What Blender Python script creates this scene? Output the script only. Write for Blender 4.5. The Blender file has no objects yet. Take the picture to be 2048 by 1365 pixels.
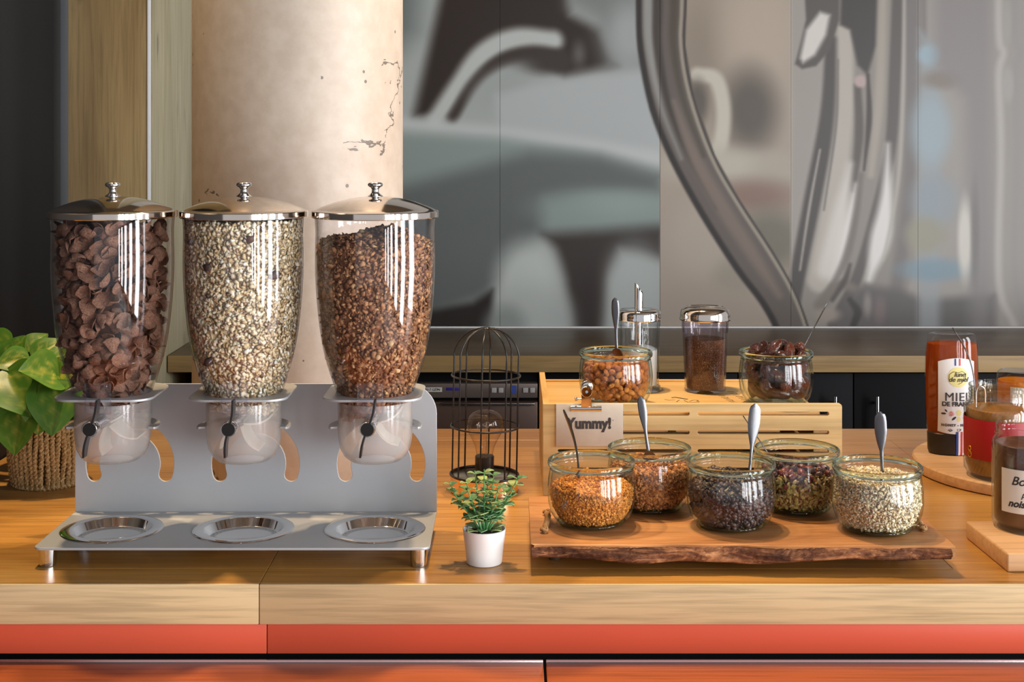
import bpy, bmesh, math, random
import numpy as np
from mathutils import Vector, Matrix, Euler

random.seed(7)
RNG = np.random.default_rng(7)
SC = bpy.context.scene
COL = SC.collection
PI = math.pi

# ------------------------------------------------------------------ camera
F = 2750.0            # focal length in pixels of the 2048 px wide frame
HZ = 280.0            # image row of the horizon
CAMZ = 0.52           # eye height above the worktop (worktop top is z = 0)
cam = bpy.data.cameras.new('camera')
cam.sensor_width = 36.0
cam.lens = F / 2048.0 * 36.0
cam.shift_y = -(682.5 - HZ) / 2048.0
cam.clip_start = 0.02
camo = bpy.data.objects.new('camera', cam)
camo.location = (0, 0, CAMZ)
camo.rotation_euler = (PI / 2, 0, 0)
COL.objects.link(camo)
SC.camera = camo

# ------------------------------------------------------------------ world and light
w = bpy.data.worlds.new('world')
SC.world = w
w.use_nodes = True
w.node_tree.nodes['Background'].inputs[0].default_value = (0.92, 0.93, 1.0, 1)
w.node_tree.nodes['Background'].inputs[1].default_value = 0.34


def area(name, loc, target, sx, sy, radiance, color):
    l = bpy.data.lights.new(name, 'AREA')
    l.shape = 'RECTANGLE'
    l.size, l.size_y = sx, sy
    l.energy = radiance * PI * sx * sy
    l.color = color
    o = bpy.data.objects.new(name, l)
    o.location = loc
    d = Vector(target) - Vector(loc)
    o.rotation_euler = d.to_track_quat('-Z', 'Y').to_euler()
    COL.objects.link(o)
    return o


# daylight through the tall window bays along the right side of the room
for k, yy in enumerate((-4.3, -3.2, -2.1, -1.0, 0.1, 1.2)):
    area('window_daylight', (2.7, yy, 0.35), (1.7, yy, 0.35), 0.55, 2.3, 10.0, (0.95, 0.97, 1.0))


def spot(name, loc, target, energy, color, ang=75, blend=0.7, rad=0.035):
    l = bpy.data.lights.new(name, 'SPOT')
    l.energy = energy
    l.color = color
    l.spot_size = math.radians(ang)
    l.spot_blend = blend
    l.shadow_soft_size = rad
    o = bpy.data.objects.new(name, l)
    o.location = loc
    d = Vector(target) - Vector(loc)
    o.rotation_euler = d.to_track_quat('-Z', 'Y').to_euler()
    COL.objects.link(o)


WARM = (1.0, 0.72, 0.42)
spot('ceiling_spot', (0.02, 2.16, 1.92), (-0.20, 1.75, 0.0), 64, WARM)
spot('ceiling_spot', (-0.74, 2.02, 1.92), (-0.62, 1.75, 0.0), 74, WARM, 62)
spot('ceiling_spot', (0.16, 2.10, 1.92), (0.15, 1.95, 0.0), 30, WARM)

SC.view_settings.view_transform = 'Standard'
SC.view_settings.look = 'None'
SC.view_settings.gamma = 1.0
SC.view_settings.use_curve_mapping = False
SC.view_settings.exposure = 0.80
SC.cycles.use_denoising = True
SC.cycles.transparent_max_bounces = 28
SC.cycles.max_bounces = 7
SC.cycles.diffuse_bounces = 3
SC.cycles.glossy_bounces = 3
SC.cycles.transmission_bounces = 7
SC.cycles.adaptive_threshold = 0.04
SC.cycles.caustics_reflective = False
SC.cycles.caustics_refractive = False
SC.cycles.sample_clamp_indirect = 6.0


# ------------------------------------------------------------------ helpers: coordinates and colour
def PX(x, y, d):
    return Vector(((x - 1024.0) / F * d, d, CAMZ - (y - HZ) / F * d))


def lin(r, g, b):
    def f(c):
        c = c / 255.0
        return c / 12.92 if c <= 0.04045 else ((c + 0.055) / 1.055) ** 2.4
    return (f(r), f(g), f(b), 1.0)


def lin_np(a):
    a = np.asarray(a, float) / 255.0
    return np.where(a <= 0.04045, a / 12.92, ((a + 0.055) / 1.055) ** 2.4)


# ------------------------------------------------------------------ helpers: objects
def link(o, parent=None):
    COL.objects.link(o)
    if parent is not None:
        o.parent = parent
    return o


def thing(name, label, cat, loc=(0, 0, 0), rotz=0.0, group=None):
    o = bpy.data.objects.new(name, None)
    o.empty_display_size = 0.02
    o.location = loc
    o.rotation_euler = (0, 0, rotz)
    tag(o, label, cat, group)
    return link(o)


def tag(o, label=None, cat=None, group=None, kind=None):
    if label:
        o['label'] = label
    if cat:
        o['category'] = cat
    if group:
        o['group'] = group
    if kind:
        o['kind'] = kind
    return o


def obj(name, me, mat=None, parent=None, loc=(0, 0, 0), rot=(0, 0, 0), scale=(1, 1, 1)):
    o = bpy.data.objects.new(name, me)
    if mat is not None and not me.materials:
        me.materials.append(mat)
    o.location = loc
    o.rotation_euler = rot
    o.scale = scale
    return link(o, parent)


def struct(name, me, mat, label=None, parent=None):
    o = obj(name, me, mat, parent)
    o['kind'] = 'structure'
    if label:
        o['label'] = label
    return o


# ------------------------------------------------------------------ helpers: meshes
def mesh(verts, faces, smooth=None, name='m'):
    me = bpy.data.meshes.new(name)
    me.from_pydata([tuple(v) for v in verts], [], [tuple(f) for f in faces])
    me.update()
    if smooth is not None:
        me.polygons.foreach_set('use_smooth', [True] * len(me.polygons))
        if smooth < 179:
            me.set_sharp_from_angle(angle=math.radians(smooth))
    return me


def bm_mesh(bm, smooth=None):
    me = bpy.data.meshes.new('m')
    bmesh.ops.recalc_face_normals(bm, faces=bm.faces)
    bm.to_mesh(me)
    bm.free()
    if smooth is not None:
        me.polygons.foreach_set('use_smooth', [True] * len(me.polygons))
        me.set_sharp_from_angle(angle=math.radians(smooth))
    return me


def box(x0, x1, y0, y1, z0, z1, bevel=0.0, seg=2):
    bm = bmesh.new()
    bmesh.ops.create_cube(bm, size=1.0)
    for v in bm.verts:
        v.co = Vector((x0 + (v.co.x + .5) * (x1 - x0), y0 + (v.co.y + .5) * (y1 - y0), z0 + (v.co.z + .5) * (z1 - z0)))
    if bevel > 0:
        bmesh.ops.bevel(bm, geom=list(bm.edges), offset=bevel, segments=seg, profile=0.5, affect='EDGES')
    return bm_mesh(bm, 35 if bevel else None)


def lathe(prof, seg=48, closed=False, smooth=40, sx=1.0, sy=1.0):
    """profile of (r, z) going up the outside; r = 0 makes a pole."""
    verts, faces, rings = [], [], []
    for r, z in prof:
        if r < 1e-7:
            rings.append([len(verts)])
            verts.append((0, 0, z))
        else:
            rings.append(list(range(len(verts), len(verts) + seg)))
            for k in range(seg):
                a = 2 * PI * k / seg
                verts.append((r * math.cos(a) * sx, r * math.sin(a) * sy, z))
    pairs = list(zip(rings[:-1], rings[1:]))
    if closed:
        pairs.append((rings[-1], rings[0]))
    for A, B in pairs:
        for k in range(seg):
            k2 = (k + 1) % seg
            if len(A) == 1 and len(B) == 1:
                continue
            if len(A) == 1:
                faces.append((A[0], B[k2], B[k]))
            elif len(B) == 1:
                faces.append((A[k], A[k2], B[0]))
            else:
                faces.append((A[k], A[k2], B[k2], B[k]))
    return mesh(verts, faces, smooth)


def tube_vf(points, radius, seg=8, closed=False, flat=1.0, up=None, caps=True):
    pts = [Vector(p) for p in points]
    n = len(pts)
    rad = radius if hasattr(radius, '__len__') else [radius] * n
    fl = flat if hasattr(flat, '__len__') else [flat] * n
    tang = []
    for i in range(n):
        a = pts[(i - 1) % n] if (closed or i > 0) else pts[i]
        b = pts[(i + 1) % n] if (closed or i < n - 1) else pts[i]
        t = (b - a)
        tang.append(t.normalized() if t.length > 1e-9 else Vector((0, 0, 1)))
    u = Vector(up) if up is not None else (Vector((0, 0, 1)) if abs(tang[0].z) < 0.9 else Vector((1, 0, 0)))
    verts, faces = [], []
    for i in range(n):
        t = tang[i]
        u = (u - t * u.dot(t))
        u = u.normalized() if u.length > 1e-6 else t.orthogonal().normalized()
        v = t.cross(u)
        for k in range(seg):
            a = 2 * PI * k / seg
            verts.append(pts[i] + (u * math.cos(a) * fl[i] + v * math.sin(a)) * rad[i])
    m = n if closed else n - 1
    for i in range(m):
        j = (i + 1) % n
        for k in range(seg):
            k2 = (k + 1) % seg
            faces.append((i * seg + k, i * seg + k2, j * seg + k2, j * seg + k))
    if not closed and caps:
        faces.append(tuple(range(seg - 1, -1, -1)))
        faces.append(tuple((n - 1) * seg + k for k in range(seg)))
    return verts, faces


def tube(points, radius, seg=8, closed=False, flat=1.0, up=None):
    v, f = tube_vf(points, radius, seg, closed, flat, up)
    return mesh(v, f, 50)


def join_vf(lst):
    V, Fc = [], []
    for v, f in lst:
        o = len(V)
        V += list(v)
        Fc += [tuple(i + o for i in q) for q in f]
    return V, Fc


def shape(outer, holes=(), thick=0.003, bevel=0.0004, axis='Z'):
    """flat plate with real holes: 2D outlines extruded symmetrically by thick."""
    cu = bpy.data.curves.new('c', 'CURVE')
    cu.dimensions = '2D'
    cu.fill_mode = 'BOTH'
    for loop in [outer] + list(holes):
        sp = cu.splines.new('POLY')
        sp.points.add(len(loop) - 1)
        for p, q in zip(sp.points, loop):
            p.co = (q[0], q[1], 0, 1)
        sp.use_cyclic_u = True
    cu.extrude = max(thick / 2 - bevel, 1e-5)
    cu.bevel_depth = bevel
    cu.bevel_resolution = 1
    if bevel:
        cu.offset = -bevel
    me = curve_mesh(cu)
    if axis == 'XZ':       # the drawing stands upright, thickness along Y
        me.transform(Matrix.Rotation(PI / 2, 4, 'X'))
    elif axis == 'YZ':     # drawing x -> Y, y -> Z, thickness along X
        me.transform(Matrix(((0, 0, 1, 0), (1, 0, 0, 0), (0, 1, 0, 0), (0, 0, 0, 1))))
    me.polygons.foreach_set('use_smooth', [True] * len(me.polygons))
    me.set_sharp_from_angle(angle=math.radians(40))
    return me


def curve_mesh(cu):
    o = bpy.data.objects.new('tmp', cu)
    COL.objects.link(o)
    dg = bpy.context.evaluated_depsgraph_get()
    dg.update()
    me = bpy.data.meshes.new_from_object(o.evaluated_get(dg))
    bpy.data.objects.remove(o)
    me.materials.clear()
    return me


def text(s, size, bold=0.0, extrude=0.0002, align='CENTER', shear=0.0, spacing=1.0, sx=1.0):
    """lettering standing upright in the XZ plane, reading towards -Y."""
    cu = bpy.data.curves.new('t', 'FONT')
    cu.body = s
    cu.size = size
    cu.align_x = align
    cu.align_y = 'CENTER'
    cu.extrude = extrude
    cu.offset = bold
    cu.shear = shear
    cu.space_character = spacing
    cu.resolution_u = 4
    me = curve_mesh(cu)
    me.transform(Matrix.Rotation(PI / 2, 4, 'X') @ Matrix.Diagonal((sx, 1, 1, 1)))
    return me


def rrect(x0, x1, y0, y1, r, n=6, corners=(1, 1, 1, 1)):
    """rounded rectangle, corners in order: lower-left, lower-right, upper-right, upper-left."""
    out = []
    for (cx, cy, a0, sx, sy, on) in ((x0, y0, PI, 1, 1, corners[0]), (x1, y0, 1.5 * PI, -1, 1, corners[1]),
                                     (x1, y1, 0, -1, -1, corners[2]), (x0, y1, .5 * PI, 1, -1, corners[3])):
        if not on:
            out.append((cx, cy))
            continue
        for k in range(n + 1):
            a = a0 + .5 * PI * k / n
            out.append((cx + sx * r + r * math.cos(a), cy + sy * r + r * math.sin(a)))
    return out


def circ(cx, cy, r, n=48):
    return [(cx + r * math.cos(2 * PI * k / n), cy + r * math.sin(2 * PI * k / n)) for k in range(n)]


def bez(pts, n=24):
    """Catmull-Rom through the points."""
    P = [Vector(p) for p in pts]
    P = [P[0] * 2 - P[1]] + P + [P[-1] * 2 - P[-2]]
    out = []
    segs = len(P) - 3
    for i in range(segs):
        p0, p1, p2, p3 = P[i:i + 4]
        m = max(2, n // segs)
        for k in range(m):
            t = k / m
            out.append(0.5 * ((2 * p1) + (p2 - p0) * t + (2 * p0 - 5 * p1 + 4 * p2 - p3) * t * t + (3 * p1 - p0 - 3 * p2 + p3) * t ** 3))
    out.append(P[-2].copy())
    return out


# ------------------------------------------------------------------ helpers: materials
class NT:
    def __init__(self, name):
        self.m = bpy.data.materials.new(name)
        self.m.use_nodes = True
        self.t = self.m.node_tree
        self.t.nodes.clear()
        self.out = self.n('ShaderNodeOutputMaterial')

    def n(self, typ, **kw):
        nd = self.t.nodes.new(typ)
        for k, v in kw.items():
            setattr(nd, k, v)
        return nd

    def l(self, a, b):
        self.t.links.new(a, b)

    def val(self, sock, v):
        if isinstance(v, bpy.types.NodeSocket):
            self.l(v, sock)
        else:
            sock.default_value = v

    def coord(self, kind='Object', scale=(1, 1, 1), loc=(0, 0, 0)):
        tc = self.n('ShaderNodeTexCoord')
        mp = self.n('ShaderNodeMapping')
        mp.inputs['Scale'].default_value = scale
        mp.inputs['Location'].default_value = loc
        self.l(tc.outputs[kind], mp.inputs[0])
        return mp.outputs[0]

    def noise(self, vec, scale, detail=3, rough=.55, dist=0.0):
        nd = self.n('ShaderNodeTexNoise')
        nd.inputs['Scale'].default_value = scale
        nd.inputs['Detail'].default_value = detail
        nd.inputs['Roughness'].default_value = rough
        nd.inputs['Distortion'].default_value = dist
        self.l(vec, nd.inputs['Vector'])
        return nd.outputs['Fac']

    def ramp(self, fac, stops, interp='LINEAR'):
        nd = self.n('ShaderNodeValToRGB')
        cr = nd.color_ramp
        cr.interpolation = interp
        while len(cr.elements) > 1:
            cr.elements.remove(cr.elements[-1])
        cr.elements[0].position = stops[0][0]
        cr.elements[0].color = stops[0][1]
        for p, c in stops[1:]:
            e = cr.elements.new(p)
            e.color = c
        self.l(fac, nd.inputs[0])
        return nd.outputs[0]

    def math(self, op, a, b=None, c=None):
        nd = self.n('ShaderNodeMath', operation=op)
        self.val(nd.inputs[0], a)
        if b is not None:
            self.val(nd.inputs[1], b)
        if c is not None:
            self.val(nd.inputs[2], c)
        return nd.outputs[0]

    def mix(self, fac, a, b, mode='MIX'):
        nd = self.n('ShaderNodeMix', data_type='RGBA', blend_type=mode)
        self.val(nd.inputs['Factor'], fac)
        self.val(nd.inputs[6], a)
        self.val(nd.inputs[7], b)
        return nd.outputs[2]

    def bump(self, h, strength=.2, dist=.001):
        nd = self.n('ShaderNodeBump')
        nd.inputs['Strength'].default_value = strength
        nd.inputs['Distance'].default_value = dist
        self.l(h, nd.inputs['Height'])
        return nd.outputs[0]

    def pbr(self, col, rough=.5, metal=0.0, spec=.5, coat=0.0, coat_rough=.08, normal=None, sss=0.0, trans=0.0, sheen=0.0, ior=None):
        b = self.n('ShaderNodeBsdfPrincipled')
        self.val(b.inputs['Base Color'], col)
        self.val(b.inputs['Roughness'], rough)
        self.val(b.inputs['Metallic'], metal)
        b.inputs['Specular IOR Level'].default_value = spec
        b.inputs['Coat Weight'].default_value = coat
        b.inputs['Coat Roughness'].default_value = coat_rough
        if sss:
            b.inputs['Subsurface Weight'].default_value = sss
            b.inputs['Subsurface Radius'].default_value = (.004, .002, .001)
        if trans:
            b.inputs['Transmission Weight'].default_value = trans
        if ior:
            b.inputs['IOR'].default_value = ior
        if normal is not None:
            self.l(normal, b.inputs['Normal'])
        self.l(b.outputs[0], self.out.inputs[0])
        return self.m


def plain(name, col, rough=.5, metal=0.0, spec=.5, coat=0.0, nscale=0, nstr=.15, bump=0.0, bscale=200):
    t = NT(name)
    c = col
    nrm = None
    v = t.coord()
    if nscale:
        f = t.noise(v, nscale, 4)
        c = t.ramp(f, [(.3, tuple(x * (1 - nstr) for x in col[:3]) + (1,)), (.7, tuple(min(1, x * (1 + nstr)) for x in col[:3]) + (1,))])
    if bump:
        nrm = t.bump(t.noise(v, bscale, 3), bump, .0005)
    return t.pbr(c, rough, metal, spec, coat, normal=nrm)


def wood(name, dark, mid, light, axis=0, scale=1.0, rough=.4, spec=.4, coat=0.0, streak=.35, knots=0.0, bump=.12, fine=1.0):
    """grain runs along the given axis (0 x, 1 y, 2 z)."""
    t = NT(name)
    s = [7.0 * scale] * 3
    s[axis] = .9 * scale
    v = t.coord(scale=tuple(s))
    big = t.noise(v, 1.0, 5, .6, .8)
    base = t.ramp(big, [(.25, dark), (.5, mid), (.75, light)])
    s2 = [150.0 * scale * fine] * 3
    s2[axis] = 5.0 * scale * fine
    v2 = t.coord(scale=tuple(s2))
    fn = t.noise(v2, 1.0, 3, .6, .2)
    g = t.ramp(fn, [(.35, (1 - streak,) * 3 + (1,)), (.55, (1, 1, 1, 1))])
    c = t.mix(1.0, base, g, 'MULTIPLY')
    if knots:
        v3 = t.coord(scale=tuple((3.0 if i == axis else 14.0) * scale for i in range(3)))
        k = t.noise(v3, 1.0, 2, .5, 1.5)
        kr = t.ramp(k, [(.66, (1, 1, 1, 1)), (.76, (1 - knots, 1 - knots, 1 - knots, 1))])
        c = t.mix(1.0, c, kr, 'MULTIPLY')
    nrm = t.bump(fn, bump, .0006)
    return t.pbr(c, rough, 0, spec, coat, normal=nrm)


def clear(name, tint=(1, 1, 1), edge=(.8, .9, .85), f0=.04, rough=.0, haze=0.0, haze_col=(.8, .8, .78), power=3.0):
    """thin clear wall: see-through with a mirror sheen that grows at grazing angles; haze adds a milky share."""
    t = NT(name)
    lw = t.n('ShaderNodeLayerWeight')
    lw.inputs[0].default_value = .5
    fac = lw.outputs['Facing']
    p5 = t.math('POWER', fac, 5.0)
    fr = t.math('MULTIPLY_ADD', p5, 1 - f0, f0)
    pe = t.math('POWER', fac, power)
    tc = t.mix(pe, tuple(tint) + (1,), tuple(edge) + (1,))
    tr = t.n('ShaderNodeBsdfTransparent')
    t.l(tc, tr.inputs[0])
    gl = t.n('ShaderNodeBsdfGlossy')
    gl.inputs['Roughness'].default_value = rough
    base = tr.outputs[0]
    if haze:
        df = t.n('ShaderNodeBsdfDiffuse')
        df.inputs[0].default_value = tuple(haze_col) + (1,)
        tl = t.n('ShaderNodeBsdfTranslucent')
        tl.inputs[0].default_value = tuple(haze_col) + (1,)
        ad = t.n('ShaderNodeMixShader')
        ad.inputs[0].default_value = .5
        t.l(df.outputs[0], ad.inputs[1])
        t.l(tl.outputs[0], ad.inputs[2])
        hz = t.n('ShaderNodeMixShader')
        hz.inputs[0].default_value = haze
        t.l(base, hz.inputs[1])
        t.l(ad.outputs[0], hz.inputs[2])
        base = hz.outputs[0]
    mx = t.n('ShaderNodeMixShader')
    t.l(fr, mx.inputs[0])
    t.l(base, mx.inputs[1])
    t.l(gl.outputs[0], mx.inputs[2])
    t.l(mx.outputs[0], t.out.inputs[0])
    return t.m


def solid_glass(name, col, rough=0.0, ior=1.46):
    t = NT(name)
    g = t.n('ShaderNodeBsdfGlass')
    g.inputs[0].default_value = col
    g.inputs['Roughness'].default_value = rough
    g.inputs['IOR'].default_value = ior
    t.l(g.outputs[0], t.out.inputs[0])
    return t.m


def attr_mat(name, rough=.7, spec=.3, coat=0.0, speck=0.0, sscale=900, bump=0.0, bscale=600, gain=1.0):
    """colour carried piece by piece in the 'Col' attribute."""
    t = NT(name)
    a = t.n('ShaderNodeAttribute')
    a.attribute_name = 'Col'
    c = a.outputs['Color']
    v = t.coord()
    if speck:
        f = t.noise(v, sscale, 2)
        c = t.mix(1.0, c, t.ramp(f, [(.3, (1 - speck,) * 3 + (1,)), (.7, (1 + speck,) * 3 + (1,))]), 'MULTIPLY')
    nrm = t.bump(t.noise(v, bscale, 3), bump, .0006) if bump else None
    return t.pbr(c, rough, 0, spec, coat, normal=nrm)


MAT = {}
MAT['chrome'] = plain('chrome', (.78, .77, .76, 1), .06, 1.0)
MAT['steel'] = plain('brushed_steel', (.62, .62, .63, 1), .22, 1.0, bump=.03, bscale=300)
MAT['lid'] = plain('lid_steel', (.74, .66, .58, 1), .09, 1.0)
MAT['silver'] = plain('silver_paint', (.47, .48, .49, 1), .42, .35, bump=.05, bscale=900)
MAT['dark_metal'] = plain('dark_metal', (.012, .011, .010, 1), .3, .2)
MAT['black_plastic'] = plain('black_plastic', (.012, .011, .011, 1), .35)
MAT['rubber_white'] = plain('cream_rubber', (.78, .73, .64, 1), .6)
MAT['hopper'] = clear('hopper_plastic', (.985, .98, .985), (.72, .70, .70), .045)
MAT['cup'] = clear('frosted_cup_plastic', (.98, .97, .96), (.80, .78, .75), .04, .12, haze=.25, haze_col=(.97, .95, .92))
MAT['guard'] = clear('guard_plastic', (.97, .96, .98), (.7, .68, .72), .05)
MAT['jar'] = clear('jar_glass', (.985, .99, .985), (.42, .58, .46), .045, power=4.0)
MAT['jar_base'] = clear('jar_base_glass', (.94, .975, .90), (.55, .70, .50), .05, power=2.0)
MAT['rim'] = solid_glass('jar_rim_glass', (.90, .97, .92, 1))
MAT['clear'] = clear('clear_glass', (.98, .985, .985), (.6, .66, .64), .045)
MAT['polycarb'] = clear('polycarbonate', (.93, .91, .94), (.62, .58, .64), .045)
MAT['bulb'] = clear('bulb_glass', (.97, .93, .88), (.62, .52, .42), .04)

# ------------------------------------------------------------------ the setting
MAT['floor'] = plain('grey_floor', (.18, .17, .16, 1), .5, nscale=3)
MAT['ceiling'] = plain('taupe_ceiling', (.12, .085, .055, 1), .8, nscale=2)
MAT['dark_wall'] = plain('charcoal_wall', (.020, .0195, .021, 1), .6, spec=.15, nscale=2, nstr=.08)
MAT['black_trim'] = plain('black_trim', (.010, .009, .009, 1), .5)
MAT['grey_trim'] = plain('blue_grey_trim', lin(86, 92, 100), .4)
MAT['white_wall'] = plain('white_wall', (.55, .54, .52, 1), .7)
MAT['alu'] = plain('aluminium', (.93, .93, .92, 1), .4, 0)
MAT['pillar_wood'] = wood('rustic_pillar_wood', lin(140, 112, 70), lin(170, 142, 94), lin(188, 162, 114), axis=2, scale=1.0, rough=.5, streak=.22, knots=.35)

struct('floor', box(-3, 3.2, -4.5, 4.2, -.96, -.92), MAT['floor'])
struct('ceiling', box(-3, 3.2, -1.0, 4.2, 2.02, 2.08), MAT['ceiling'])
struct('wall_back', box(-1.2, 3.2, 3.83, 3.95, -.92, 2.02), MAT['white_wall'])
wl = struct('wall_left', box(-.95, -.832, .7, 2.50, -.92, 2.02, .004), MAT['dark_wall'])
struct('trim_1', box(-.955, -.836, 2.502, 2.55, -.92, 2.02, .003), MAT['black_trim'])
struct('trim_2', box(-.96, -.838, 2.552, 2.60, -.92, 2.02, .003), MAT['grey_trim'])
struct('wall_far_left', box(-3, -1.0, 3.3, 3.42, -.92, 2.02), MAT['dark_wall'])
# tall window bays of the glazed right side, framing the daylight
MAT['frame'] = plain('anthracite_window_frame', (.03, .03, .032, 1), .5)
for k, yy in enumerate((-4.3, -3.2, -2.1, -1.0, 0.1, 1.2)):
    wv = []
    for (ya, yb_, za, zb_) in ((yy - .34, yy - .28, -.92, 1.62), (yy + .28, yy + .34, -.92, 1.62), (yy - .28, yy + .28, -.92, -.805), (yy - .28, yy + .28, 1.505, 1.62)):
        V8 = [(x_, y_, z_) for x_ in (2.66, 2.74) for y_ in (ya, yb_) for z_ in (za, zb_)]
        wv.append((V8, [(0, 1, 3, 2), (4, 6, 7, 5), (0, 4, 5, 1), (2, 3, 7, 6), (0, 2, 6, 4), (1, 5, 7, 3)]))
    struct('window_%d' % (k + 1), mesh(*join_vf(wv)), MAT['frame'])
# square pillar faced with rustic boards and a metal corner strip
pil = bpy.data.objects.new('wood_pillar', None)
link(pil)
pil['kind'] = 'structure'
pil['label'] = 'square pillar clad in rustic wood boards'
obj('cladding_board', box(-1.03, -.836, 3.16, 3.178, -.92, 2.02, .001), MAT['pillar_wood'], pil)
mat2 = wood('daylit_pillar_wood', lin(150, 140, 112), lin(180, 168, 136), lin(196, 186, 156), axis=2, scale=1.0, rough=.5, streak=.2, knots=.4)  # same cladding, greyed in its colour for the daylight on this side
obj('cladding_board', box(-.85, -.832, 3.179, 3.84, -.92, 2.02, .001), mat2, pil)
obj('corner_strip', box(-.8375, -.8305, 3.157, 3.164, -.92, 2.02, .001), MAT['alu'], pil)
obj('pillar_core', box(-1.02, -.851, 3.179, 3.83, -.92, 2.02), MAT['black_trim'], pil)

# round concrete column
t = NT('concrete')
v = t.coord()
n1 = t.noise(v, 3.0, 5, .6)
n2 = t.noise(v, 40.0, 4, .6)
base = t.ramp(n1, [(.3, lin(180, 162, 144)), (.7, lin(200, 186, 169))])
base = t.mix(.18, base, t.ramp(n2, [(.35, lin(164, 144, 126)), (.65, lin(218, 206, 192))]))
nc = t.noise(t.coord(scale=(1, 1, 1.5)), 4.2, 6, .62, .3)
crk = t.math('LESS_THAN', t.math('ABSOLUTE', t.math('SUBTRACT', nc, .5)), .006)
msk = t.math('GREATER_THAN', t.noise(t.coord(loc=(3.1, 1.2, .7)), 3.0, 3), .53)
crk = t.math('MULTIPLY', crk, msk)
vo = t.n('ShaderNodeTexVoronoi')
vo.inputs['Scale'].default_value = 42
t.l(v, vo.inputs['Vector'])
pit = t.math('LESS_THAN', vo.outputs['Distance'], .12)
pm = t.math('GREATER_THAN', t.noise(v, 9.0, 2), .58)
pit = t.math('MULTIPLY', pit, pm)
bad = t.math('MAXIMUM', crk, pit)
colr = t.mix(t.math('MULTIPLY', bad, .75), base, (.05, .04, .035, 1))
h = t.math('SUBTRACT', t.math('MULTIPLY', n2, .5), t.math('MULTIPLY', bad, 1.5))
t.pbr(colr, .42, 0, .4, normal=t.bump(h, .35, .0015))
MAT['concrete'] = t.m
colm = lathe([(.1665, -.92), (.1665, 2.02)], 96, smooth=179)
cc = struct('concrete_column', colm, MAT['concrete'], 'smooth round concrete column with fine cracks and pits')
cc.location = ((597 - 1024) / F * 2.2, 2.2, 0)

# ------------------------------------------------------------------ printed mural behind the back counter
MS = F / 3.81
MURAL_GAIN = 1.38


def sd_poly(X, Y, poly):
    P = np.array(poly, float)
    d = np.full(X.shape, 1e9)
    inside = np.zeros(X.shape, bool)
    n = len(P)
    for i in range(n):
        a, b = P[i], P[(i + 1) % n]
        ex, ey = b - a
        wx, wy = X - a[0], Y - a[1]
        tt = np.clip((wx * ex + wy * ey) / (ex * ex + ey * ey + 1e-9), 0, 1)
        d = np.minimum(d, np.hypot(wx - ex * tt, wy - ey * tt))
        c = ((a[1] > Y) != (b[1] > Y)) & (X < (b[0] - a[0]) * (Y - a[1]) / (b[1] - a[1] + 1e-9) + a[0])
        inside ^= c
    return np.where(inside, -d, d)


def sd_line(X, Y, pts, wd):
    pts = [(q.x, q.y) for q in bez([(a, b, 0) for a, b in pts], 40)] if len(pts) > 2 else pts
    n = len(pts)
    W = np.interp(np.linspace(0, 1, n), np.linspace(0, 1, len(wd)), wd) if hasattr(wd, '__len__') else [wd] * n
    if hasattr(wd, '__len__') and n > 8:
        W = np.convolve(np.pad(W, 4, mode='edge'), np.ones(9) / 9, 'valid')
    d = np.full(X.shape, 1e9)
    for i in range(n - 1):
        a, b = pts[i], pts[i + 1]
        ex, ey = b[0] - a[0], b[1] - a[1]
        wx, wy = X - a[0], Y - a[1]
        tt = np.clip((wx * ex + wy * ey) / (ex * ex + ey * ey + 1e-9), 0, 1)
        d = np.minimum(d, np.hypot(wx - ex * tt, wy - ey * tt) - (W[i] + (W[i + 1] - W[i]) * tt))
    return d


def sstep(d, blur):
    q = np.clip(.5 - d / (2 * blur), 0, 1)
    return q * q * (3 - 2 * q)


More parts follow.
